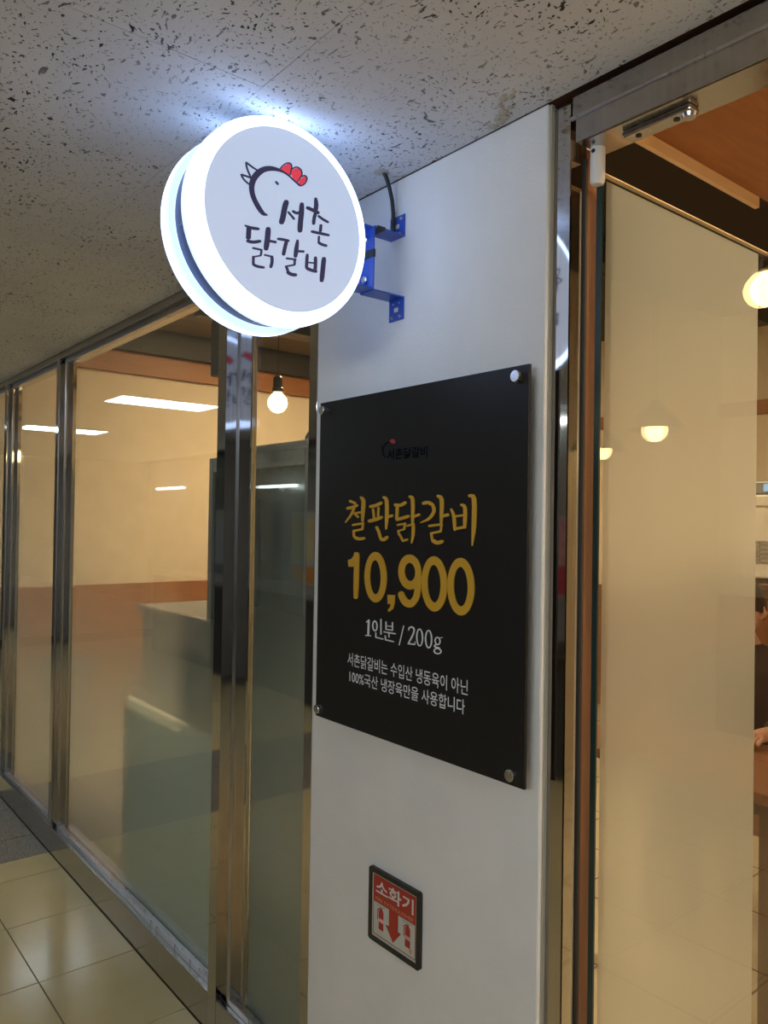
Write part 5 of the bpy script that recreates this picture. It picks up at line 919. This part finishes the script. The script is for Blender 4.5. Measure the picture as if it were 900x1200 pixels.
text('small_lettering', 'FIRE EXTINGUISHER', U(.14), U(.88), V(.425), V(.375), FY - .0005, 'safety_yellow', fe)
fsheet('seal_mark', [[(.80, .80), (.85, .80), (.85, .85), (.80, .85)]], 'safety_yellow')

# ---- pendant lamps in the shop
def pendant(x, y, z, label, r=0.045, shade=False, top=SHOP_H, wire=0.002):
    p = tag(empty('pendant_lamp', (x, y, z)), label, 'lamp', None)
    k = r / 0.045
    MB().lathe([(0, -.046 * k), (.016 * k, -.043 * k), (.031 * k, -.033 * k), (.042 * k, -.016 * k), (.045 * k, 0), (.041 * k, .018 * k), (.030 * k, .034 * k), (.018 * k, .046 * k)], (x, y, z), 'z', 28, False, True).build('bulb', 'warm_bulb', p, True)
    s = MB().lathe([(.019 * k, .0465 * k), (.026 * k, .05 * k), (.026 * k, .066 * k), (.022 * k, .07 * k), (.022 * k, .11 * k), (.014 * k, .122 * k), (.006 * k, .126 * k)], (x, y, z), 'z', 20).build('socket', 'black_plastic', p, True)
    if shade:
        MB().lathe([(.022, .112), (.055, .095), (.10, .045), (.125, .004), (.123, .004), (.098, .043), (.053, .092), (.022, .108)], (x, y, z), 'z', 36, False, False).build('shade', 'black_plastic', p, True)
    MB().tube([(x, y, z + .126 * k), (x, y, top - .0005)], wire, 8).build('cord', 'cable_black', p)
    return p
pendant(-2.59, 0.50, 1.95, 'bare warm bulb on a black socket above the refrigerator', 0.038, top=2.225)
pendant(-0.537, 1.238, 2.198, 'bare warm globe bulb hanging just inside the doorway', 0.05)
pendant(0.337, 2.072, 1.925, 'warm lamp under a black dome shade above the dining table', 0.05, True)
pendant(1.026, 2.651, 1.915, 'warm lamp under a black dome shade by the pale wall notice', 0.05, True)
# lighting track that carries the window bulb
tr = tag(empty('lighting_track', (-2.6, 0.2, 2.2)), 'black lighting track above the window bulb', 'track')
box(-2.61, -2.57, 0.16, 1.6, 2.225, 2.255).build('rail', 'black_plastic', tr)
for y in (0.3, 1.4):
    MB().tube([(-2.59, y, 2.2551), (-2.59, y, SHOP_H - .151 if False else 2.8995)], 0.003, 6).build('hanger', 'black_plastic', tr)
sp = tag(empty('speaker', (-2.36, 0.2, 1.95)), 'black box speaker hanging behind the narrow window', 'speaker')
box(-2.42, -2.335, 0.13, 0.26, 1.98, 2.17).build('cabinet', 'black_plastic', sp, bevel=0.006)
MB().tube([(-2.38, 0.19, 2.1701), (-2.38, 0.19, SHOP_H - .0005)], 0.006, 8).build('bracket', 'black_plastic', sp)
# added fill panels that brighten the shop, placed out of view
for x, y, lb in SHOP_FILLS:
    p = tag(empty('shop_fill_light', (x, y, 2.95)), lb, 'lamp', 'added warm fill lights under the shop ceiling')
    MB().box(x - .32, x + .32, y - .17, y + .17, 2.96, 3.0).build('housing', 'lamp_white', p)
    box(x - .30, x + .30, y - .15, y + .15, 2.955, 2.9599).build('diffuser', 'warm_fill', p)
    for dx in (-.25, .25):
        MB().tube([(x + dx, y, 3.0001), (x + dx, y, SHOP_H - .0003)], .004, 6).build('hanger', 'lamp_white', p)

# ---- showcase refrigerator behind the narrow window
rf = tag(empty('showcase_refrigerator', (-2.0, 0.4, 0)), 'tall grey glass-fronted showcase refrigerator behind the narrow window', 'refrigerator')
RX0, RX1, RY0, RY1 = -2.50, -1.80, 0.17, 0.72
box(RX0, RX1, RY0 + .03, RY1, 0.06, 1.74).build('body', 'fridge_grey', rf, bevel=0.008)
dq = box(RX0 + .03, RX1 - .06, RY0 + .012, RY0 + .0295, 0.16, 1.69).build('glass_door', 'fridge_glass', rf)
for a in ((RX0 + .005, RX0 + .035, .14, 1.71), (RX1 - .09, RX1 - .005, .14, 1.71), (RX0 + .036, RX1 - .091, 1.66, 1.71), (RX0 + .036, RX1 - .091, .14, .19)):
    box(a[0], a[1], RY0, RY0 + .0118, a[2], a[3]).build('door_frame', 'steel_grey', dq, bevel=0.003)
box(RX1 - .085, RX1 - .07, RY0 - .022, RY0 - .0003, 0.85, 1.15).build('door_handle', 'knob_steel', dq, bevel=0.004)
for x in (RX0 + .05, RX1 - .05):
    for y in (RY0 + .08, RY1 - .05):
        MB().lathe([(.022, 0.0), (.022, .06)], (x, y, 0), 'z', 12).build('foot', 'black_plastic', rf)
for i, (x, y, r, h, lb) in enumerate([(-2.20, .42, .04, .06, 'small black lidded pot on the refrigerator, with a loop handle'), (-2.09, .36, .045, .035, 'squat black dish on the refrigerator')]):
    c = tag(empty('pot' if i == 0 else 'dish', (x, y, 1.74)), lb, 'pot' if i == 0 else 'dish')
    MB().lathe([(r * .8, 0), (r, h * .3), (r, h * .7), (r * .75, h), (0, h)], (x, y, 1.7402), 'z', 20, True, False).build('bowl', 'black_plastic', c, True)
    MB().tube([(x + r * .45 * math.cos(t), y, 1.7402 + h + r * .7 * math.sin(t)) for t in [math.pi * k / 8 for k in range(9)]], .006, 8).build('handle', 'black_plastic', c, True)
# pipe, hose and cable in front of the refrigerator
tag(MB().tube([(-2.15, 0.132, 0.0), (-2.15, 0.132, 1.80), (-2.155, 0.132, 1.92), (-2.17, 0.135, 1.99), (-2.18, 0.14, 2.2), (-2.18, 0.14, SHOP_H - .0005)], 0.010, 10).build('service_pipe', 'pipe_grey', None, True),
    'thin grey service pipe rising in front of the refrigerator', 'pipe')
tag(MB().tube([(-2.125, 0.105, 1.60), (-2.125, 0.104, 1.45), (-2.155, .104, 1.36), (-2.15, .104, 1.27), (-2.10, .104, 1.16), (-2.07, .104, 1.06), (-2.10, .104, .99), (-2.16, .105, .97)], 0.007, 10).build('water_hose', 'hose_white', None, True),
    'looping white water hose beside the grey pipe', 'hose')
tag(MB().tube([(-2.098, 0.138, 1.56), (-2.09, 0.14, 1.40), (-2.095, .141, 1.2), (-2.11, .142, 0.9), (-2.12, .14, .5), (-2.12, .14, .006)], 0.005, 8).build('appliance_cable', 'hose_blue', None, True),
    'dark cable running down beside the white hose', 'cable')

# ---- pale board and worktable behind the wide window
ch = tag(empty('partition_board', (-2.55, 0.08, 0)), 'pale greenish board standing right behind the wide window', 'board')
box(-2.93, -2.02, 0.066, 0.086, 0.03, 0.815).build('sheet', 'board_white', ch, bevel=0.004)
for x in (-2.85, -2.10):
    box(x - .02, x + .02, 0.0662, 0.15, 0.0, 0.0295).build('foot', 'steel_grey', ch)
wt = tag(empty('worktable', (-3.6, 0.9, 0)), 'stainless worktable with a blue-grey front beyond the pale board', 'table')
box(-4.10, -2.60, 0.56, 1.20, 1.00, 1.035).build('top', 'steel_grey', wt, bevel=0.004)
box(-4.07, -2.63, 0.58, 0.60, 0.86, 0.9995).build('apron', 'steel_grey', wt)
box(-4.05, -2.65, 0.62, 1.16, 0.10, 0.859).build('cabinet', 'worktable_blue_grey', wt)
for x in (-4.08, -2.62):
    for y in (0.605, 1.18):
        MB().tube([(x, y, 0), (x, y, .858)], .018, 10).build('leg', 'steel_grey', wt)
# dark stool by the far window
st = tag(empty('stool', (-4.75, 0.4, 0)), 'dark grey stool standing behind the far window', 'stool')
MB().lathe([(.15, .60), (.165, .615), (.165, .64), (.15, .655)], (-4.75, .42, 0), 'z', 24).build('seat', 'worktable_blue_grey', st, True)
for a in range(4):
    t = math.pi / 4 + a * math.pi / 2
    MB().tube([(-4.75 + .11 * math.cos(t), .42 + .11 * math.sin(t), .60), (-4.75 + .17 * math.cos(t), .42 + .17 * math.sin(t), 0)], .013, 8).build('leg', 'worktable_blue_grey', st)

# ---- counter, drinks machine, table, chair and the seated person beyond the door
ct = tag(empty('counter', (-1.7, 3.0, 0)), 'brown wooden counter under the white drinks machine', 'counter')
box(-2.3, -0.9, 2.75, 3.30, 0.0, 1.19).build('body', 'brown_wood', ct)
box(-2.33, -0.87, 2.72, 3.33, 1.1905, 1.225).build('top', 'dark_wood', ct, bevel=0.004)
for k in range(3):
    x = -2.28 + k * 0.465
    dd = box(x, x + 0.45, 2.735, 2.7495, 0.06, 1.14).build('door', 'brown_wood', ct, bevel=0.003)
    MB().tube([(x + .40, 2.728, .75), (x + .40, 2.728, .90)], .006, 8).build('handle', 'knob_steel', dd)
mc = tag(empty('drinks_machine', (-1.5, 2.95, 1.2255)), 'white drinks machine with a small blue screen on the brown counter', 'machine')
box(-2.02, -1.22, 2.80, 3.24, 1.2455, 1.66).build('body', 'machine_white', mc, bevel=0.01)
box(-2.02, -1.22, 2.80, 3.24, 1.662, 1.725).build('head', 'steel_grey', mc, bevel=0.006)
box(-1.80, -1.60, 2.794, 2.7995, 1.675, 1.712).build('screen', 'screen_blue', mc)
box(-2.0, -1.25, 2.795, 2.7995, 1.60, 1.606).build('seam', 'keypad_grey', mc)
for r_ in range(5):
    for c_ in range(6):
        box(-1.86 + c_ * .05, -1.86 + c_ * .05 + .042, 2.793, 2.7995, 1.325 + r_ * .022, 1.325 + r_ * .022 + .018).build('key', 'keypad_grey', mc)
for x in (-1.98, -1.26):
    for y in (2.84, 3.2):
        MB().lathe([(.02, 1.2256), (.02, 1.2453)], (x, y, 0), 'z', 10).build('foot', 'black_plastic', mc)
tb = tag(empty('dining_table', (-1.35, 1.45, 0)), 'brown wooden dining table in front of the seated person', 'table')
box(-1.80, -1.00, 1.20, 1.72, 0.70, 0.735).build('top', 'brown_wood', tb, bevel=0.004)
for x in (-1.75, -1.05):
    for y in (1.25, 1.67):
        box(x - .025, x + .025, y - .025, y + .025, 0, .6995).build('leg', 'dark_wood', tb, bevel=0.003)
cr = tag(empty('dining_chair', (-1.52, 2.1, 0)), 'dark wooden chair under the seated person', 'chair')
box(-1.72, -1.32, 1.90, 2.30, 0.41, 0.45).build('seat', 'dark_wood', cr, bevel=0.01)
box(-1.71, -1.33, 2.305, 2.34, 0.62, 0.90).build('backrest', 'dark_wood', cr, bevel=0.008)
for x in (-1.70, -1.34):
    for y in (1.92, 2.28):
        box(x - .018, x + .018, y - .018, y + .018, 0, .4095).build('leg', 'dark_wood', cr)
    box(x - .015, x + .015, 2.3005, 2.338, .40, .63).build('back_post', 'dark_wood', cr)

def skin(name, verts, edges, radii, mat, parent, sub=2, root=0):
    me = bpy.data.meshes.new(name)
    me.from_pydata(verts, edges, [])
    o = bpy.data.objects.new(name, me)
    COL.objects.link(o)
    md = o.modifiers.new('skin', 'SKIN')
    md.use_smooth_shade = True
    for i, r in enumerate(radii):
        sv = me.skin_vertices[0].data[i]
        sv.radius = r if isinstance(r, tuple) else (r, r)
        sv.use_root = (i == root)
    s2 = o.modifiers.new('sub', 'SUBSURF'); s2.levels = sub; s2.render_levels = sub
    bpy.context.view_layer.update()
    dg = bpy.context.evaluated_depsgraph_get()
    m2 = bpy.data.meshes.new_from_object(o.evaluated_get(dg))
    bpy.data.objects.remove(o)
    m2.materials.clear(); m2.materials.append(MATS[mat])
    m2.shade_smooth()
    r = bpy.data.objects.new(name, m2)
    COL.objects.link(r)
    if parent is not None:
        r.parent = parent
    return r
def person():
    """seated at the table (built facing +x at the origin, then turned), hands on the table top"""
    bx, by, sz = 0.0, 0.0, 0.45
    V_ = []; E_ = []; R_ = []
    def add(p, r, par=None):
        V_.append((bx + p[0], by + p[1], sz + p[2])); R_.append(r)
        if par is not None: E_.append((par, len(V_) - 1))
        return len(V_) - 1
    pel = add((0, 0, .10), (.10, .085))
    wai = add((.01, 0, .26), (.085, .07), pel)
    che = add((.03, 0, .42), (.09, .075), wai)
    sho = add((.04, 0, .52), (.055, .05), che)
    nec = add((.055, 0, .585), (.05, .05), sho)
    add((.075, 0, .655), (.048, .048), nec)
    for s in (-1, 1):
        a = add((.045, s * .17, .465), (.036, .036), sho)
        b = add((.10, s * .252, .305), .032, a)
        c = add((.30, s * .25, .325), .029, b)
        w = add((.375, s * .24, .320), .026, c)
        h = add((.42, s * .235, .318), (.018, .034), w)
        for k, (dy, ln) in enumerate(((-.026, .045), (-.009, .055), (.008, .052), (.025, .04))):
            f1 = add((.455, s * .235 + dy, .318), .0085, h)
            f2 = add((.455 + ln * .55, s * .235 + dy, .316), .008, f1)
            add((.455 + ln, s * .235 + dy, .303), .0075, f2)
        t1 = add((.41, s * .235 - s * .045, .312), .0095, h)
        add((.445, s * .235 - s * .06, .305), .0085, t1)
        hp = add((.06, s * .10, .085), .065, pel)
        kn = add((.43, s * .11, .08), .048, hp)
        an = add((.42, s * .11, -.37), .036, kn)
        add((.53, s * .12, -.415), (.03, .032), an)
    body = skin('person', V_, E_, R_, 'skin', None)
    hc = Vector((bx + .085, by, sz + .715))
    def head_pt(ph, t, grow=0.0):
        """ph: 0 at the crown .. pi at the chin; t: 0 towards the face"""
        c, s_ = math.cos(t), math.sin(t)
        low = max(0.0, -math.cos(ph))
        rx = (.098 - .014 * low) + grow
        ry = (.078 - .026 * low ** 1.5) + grow
        rz = .118 + grow
        x = rx * math.sin(ph) * c + .014 * low * max(0, c)
        if grow == 0 and abs(t if t < math.pi else t - 2 * math.pi) < .12 and 1.5 < ph < 1.95:
            x += .020 * (1 - abs(ph - 1.78) / .3)
        return hc + Vector((x, ry * math.sin(ph) * s_, rz * math.cos(ph)))
    n_, m2 = 32, 24
    hv = [head_pt(math.pi * (i + .5) / m2, 2 * math.pi * k / n_) for i in range(m2) for k in range(n_)]
    hf = [(i * n_ + k, i * n_ + (k + 1) % n_, (i + 1) * n_ + (k + 1) % n_, (i + 1) * n_ + k) for i in range(m2 - 1) for k in range(n_)]
    hf += [tuple(range(n_)), tuple((m2 - 1) * n_ + k for k in range(n_))]
    hme = MB().add(hv, hf).mesh('head', True)
    jb = bmesh.new(); jb.from_mesh(body.data); jb.from_mesh(hme); jb.to_mesh(body.data); jb.free()
    body.data.shade_smooth()
    tag(body, 'person in dark clothes seated at the dining table, hands on its top', 'person')
    def cloth(name, mbs, mat):
        o = mbs.build(name, mat, body, True)
        o.modifiers.clear()
        r_ = o.modifiers.new('weld', 'REMESH'); r_.mode = 'VOXEL'; r_.voxel_size = 0.012; r_.use_smooth_shade = True
        q_ = o.modifiers.new('soft', 'SMOOTH'); q_.iterations = 6
        return o
    def oval(mbs, rows):
        n = 20
        vs_ = [(bx + cx_ + rx * math.cos(2 * math.pi * k / n), by + ry * math.sin(2 * math.pi * k / n), sz + z) for cx_, rx, ry, z in rows for k in range(n)]
        fs_ = [(i * n + k, i * n + (k + 1) % n, (i + 1) * n + (k + 1) % n, (i + 1) * n + k) for i in range(len(rows) - 1) for k in range(n)]
        fs_ += [tuple(range(n))[::-1], tuple((len(rows) - 1) * n + k for k in range(n))]
        return mbs.add(vs_, fs_)
    jk = oval(MB(), [(0, .13, .185, .02), (0, .13, .175, .12), (.01, .12, .165, .26), (.025, .13, .185, .40), (.035, .115, .185, .49), (.045, .085, .12, .55), (.052, .066, .068, .585)])
    for s in (-1, 1):
        jk.tube([(bx + .03, by + s * .12, sz + .50), (bx + .045, by + s * .19, sz + .465), (bx + .07, by + s * .235, sz + .38), (bx + .10, by + s * .255, sz + .30), (bx + .18, by + s * .255, sz + .318), (bx + .35, by + s * .243, sz + .325)], [.066, .07, .06, .055, .05, .042], 14)
    cloth('jacket', jk, 'jacket_dark')
    tz = oval(MB(), [(0, .13, .175, .0), (0, .135, .18, .06), (0, .12, .17, .14)])
    for s in (-1, 1):
        tz.tube([(bx + .0, by + s * .095, sz + .085), (bx + .25, by + s * .105, sz + .09), (bx + .43, by + s * .11, sz + .08), (bx + .445, by + s * .11, sz + .02), (bx + .425, by + s * .11, sz - .15), (bx + .42, by + s * .11, sz - .37)], [.088, .082, .072, .068, .058, .052], 14)
    cloth('trousers', tz, 'trousers_dark')
    hm = MB()
    rows = 14
    vs_ = []
    for i in range(rows + 1):
        for k in range(n_):
            t = 2 * math.pi * k / n_
            lim = 1.02 + 0.95 * (0.5 - 0.5 * math.cos(t)) ** 0.7 + 0.05 * math.sin(7 * t)
            vs_.append(head_pt(.03 + lim * i / rows, t, .013 * (1 - 0.35 * (i / rows) ** 3)))
    fs_ = [(i * n_ + k, i * n_ + (k + 1) % n_, (i + 1) * n_ + (k + 1) % n_, (i + 1) * n_ + k) for i in range(rows) for k in range(n_)] + [tuple(range(n_))]
    hm.add(vs_, fs_)
    hm.build('hair', 'hair_black', body, True)
    for s in (-1, 1):
        MB().lathe([(0, .009), (.006, .006), (.009, 0), (.006, -.006), (0, -.009)], (bx + .170, by + s * .030, sz + .722), 'z', 10, False, False).build('eye', 'hair_black', body, True)
        MB().tube([(bx + .53, by + s * .12, sz - .43), (bx + .44, by + s * .11, sz - .415), (bx + .38, by + s * .11, sz - .415)], [.032, .036, .034], 12).build('shoe', 'black_plastic', body, True)
    MB().tube([(bx + .158, by - .020, sz + .655), (bx + .166, by, sz + .654), (bx + .158, by + .020, sz + .655)], .005, 8).build('mouth', 'safety_red', body, True)
    for s in (-1, 1):
        MB().tube([(bx + .08, by + s * .078, sz + .735), (bx + .074, by + s * .086, sz + .712), (bx + .082, by + s * .076, sz + .688)], [.010, .014, .008], 8).build('ear', 'skin', body, True)
    body.location = (-1.52, 2.10, 0)
    body.rotation_euler = (0, 0, math.radians(-90))
    return body
person()

# ---- pale notice inside, reflected in the door glass
nt_ = tag(empty('wall_notice', (1.29, 3.3, 1.31)), 'pale notice with a price line on the shop side wall', 'notice')
box(1.289, 1.2995, 3.08, 3.62, 1.31, 1.97).build('sheet', 'poster_white', nt_)
text('title_lettering', '철판닭갈비', 3.50, 3.20, 1.70, 1.76, 1.2888, 'poster_grey_text', nt_, plane='x', thick=-0.0006)
text('price_lettering', '10,900', 3.50, 3.20, 1.58, 1.66, 1.2888, 'poster_grey_text', nt_, plane='x', thick=-0.0006)

# ---- stall across the corridor (seen mirrored in steel and glass)
def tube_lamp(x0, x1, y, z, lb):
    p = tag(empty('tube_lamp', ((x0 + x1) / 2, y, z)), lb, 'lamp', 'tube lamps of the stall across the corridor')
    MB().tube([(x0, y, z), (x1, y, z)], 0.016, 10).build('tube', 'tube_white', p, True)
    box(x0 - .02, x1 + .02, y - .045, y - .018, z - .02, z + .02).build('batten', 'lamp_white', p)
tube_lamp(-7.2, -6.44, -2.98, 1.84, 'longer tube lamp low on the wall across the corridor')
tube_lamp(-6.91, -6.62, -2.98, 2.03, 'short tube lamp above the longer one across the corridor')
tube_lamp(-9.8, -9.0, -2.98, 1.88, 'tube lamp at the far end across the corridor')
tube_lamp(-3.6, -2.9, -2.98, 2.17, 'tube lamp above the red poster across the corridor')
lb_ = tag(empty('pier_fill_light', (0.1, -3.0, 1.65)), 'added fill light on the unseen wall across from the door', 'sign')  # glowing box added out of view to brighten the pier
box(-0.8, 1.0, -3.0495, -2.96, 1.62, 2.10).build('case', 'steel_grey', lb_, bevel=0.004)
box(-0.77, 0.97, -2.9599, -2.955, 1.65, 2.07).build('light_panel', 'pier_fill_white', lb_)
def poster(name, x0, x1, z0, z1, bands, lb, words=None):
    p = tag(empty(name, ((x0 + x1) / 2, -3.03, z0)), lb, 'poster')
    box(x0, x1, -3.0495, -3.03, z0, z1).build('board', 'poster_white', p)
    for a, b, mt in bands:
        box(x0 + .01, x1 - .01, -3.0299, -3.026, z0 + (z1 - z0) * a, z0 + (z1 - z0) * b).build('print_block', mt, p)
    return p
poster('food_poster', -3.75, -2.75, 1.02, 1.55, [(0.02, .4, 'poster_red'), (.42, .98, 'poster_pink')], 'red and pink food poster across the corridor')
poster('menu_poster', -6.6, -5.9, 0.35, 1.58, [(.05, .22, 'poster_orange'), (.25, .42, 'poster_green'), (.45, .58, 'poster_orange'), (.62, .95, 'poster_yellow')], 'yellow and green menu poster across the corridor')
poster('price_poster', -8.3, -7.7, 1.0, 1.6, [(.1, .9, 'poster_white')], 'plain white price poster across the corridor')
pb = MB()
cols = 40
for i in range(cols + 1):
    x = -8.4 + 2.6 * i / cols
    for j in range(9):
        z = 1.98 + (0.22 * j / 8) - 0.05 * abs(math.sin(i * 0.9)) * (1 - j / 8)
        pb.v.append((x, -2.93 - .04 * math.sin(i * 1.7 + j) * (.3 + random.random() * .5), z))
for i in range(cols):
    for j in range(8):
        a = i * 9 + j
        pb.f.append((a, a + 1, a + 10, a + 9))
so = pb.build('plastic_curtain', 'crinkled_plastic', None, True)
md = so.modifiers.new('thick', 'SOLIDIFY'); md.thickness = 0.004
tag(so, 'crinkled clear plastic curtain hung along the stall across the corridor', 'curtain')
sc2 = tag(empty('stall_counter', (-5.5, -2.7, 0)), 'dark stall counter across the corridor', 'counter')
box(-8.6, -4.2, -2.92, -2.45, 0.0, 0.86).build('body', 'hall_dark', sc2)
box(-8.62, -4.18, -2.94, -2.42, 0.8605, 0.90).build('top', 'steel_grey', sc2, bevel=0.005)
sc3 = tag(empty('stall_cabinet', (-3.2, -2.7, 0)), 'dark cabinet under the red food poster across the corridor', 'cabinet')
box(-3.9, -2.5, -3.04, -2.6, 0.0, 0.70).build('body', 'hall_dark', sc3)
box(-3.92, -2.48, -3.045, -2.58, 0.7005, 0.73).build('top', 'dark_wood', sc3, bevel=0.004)
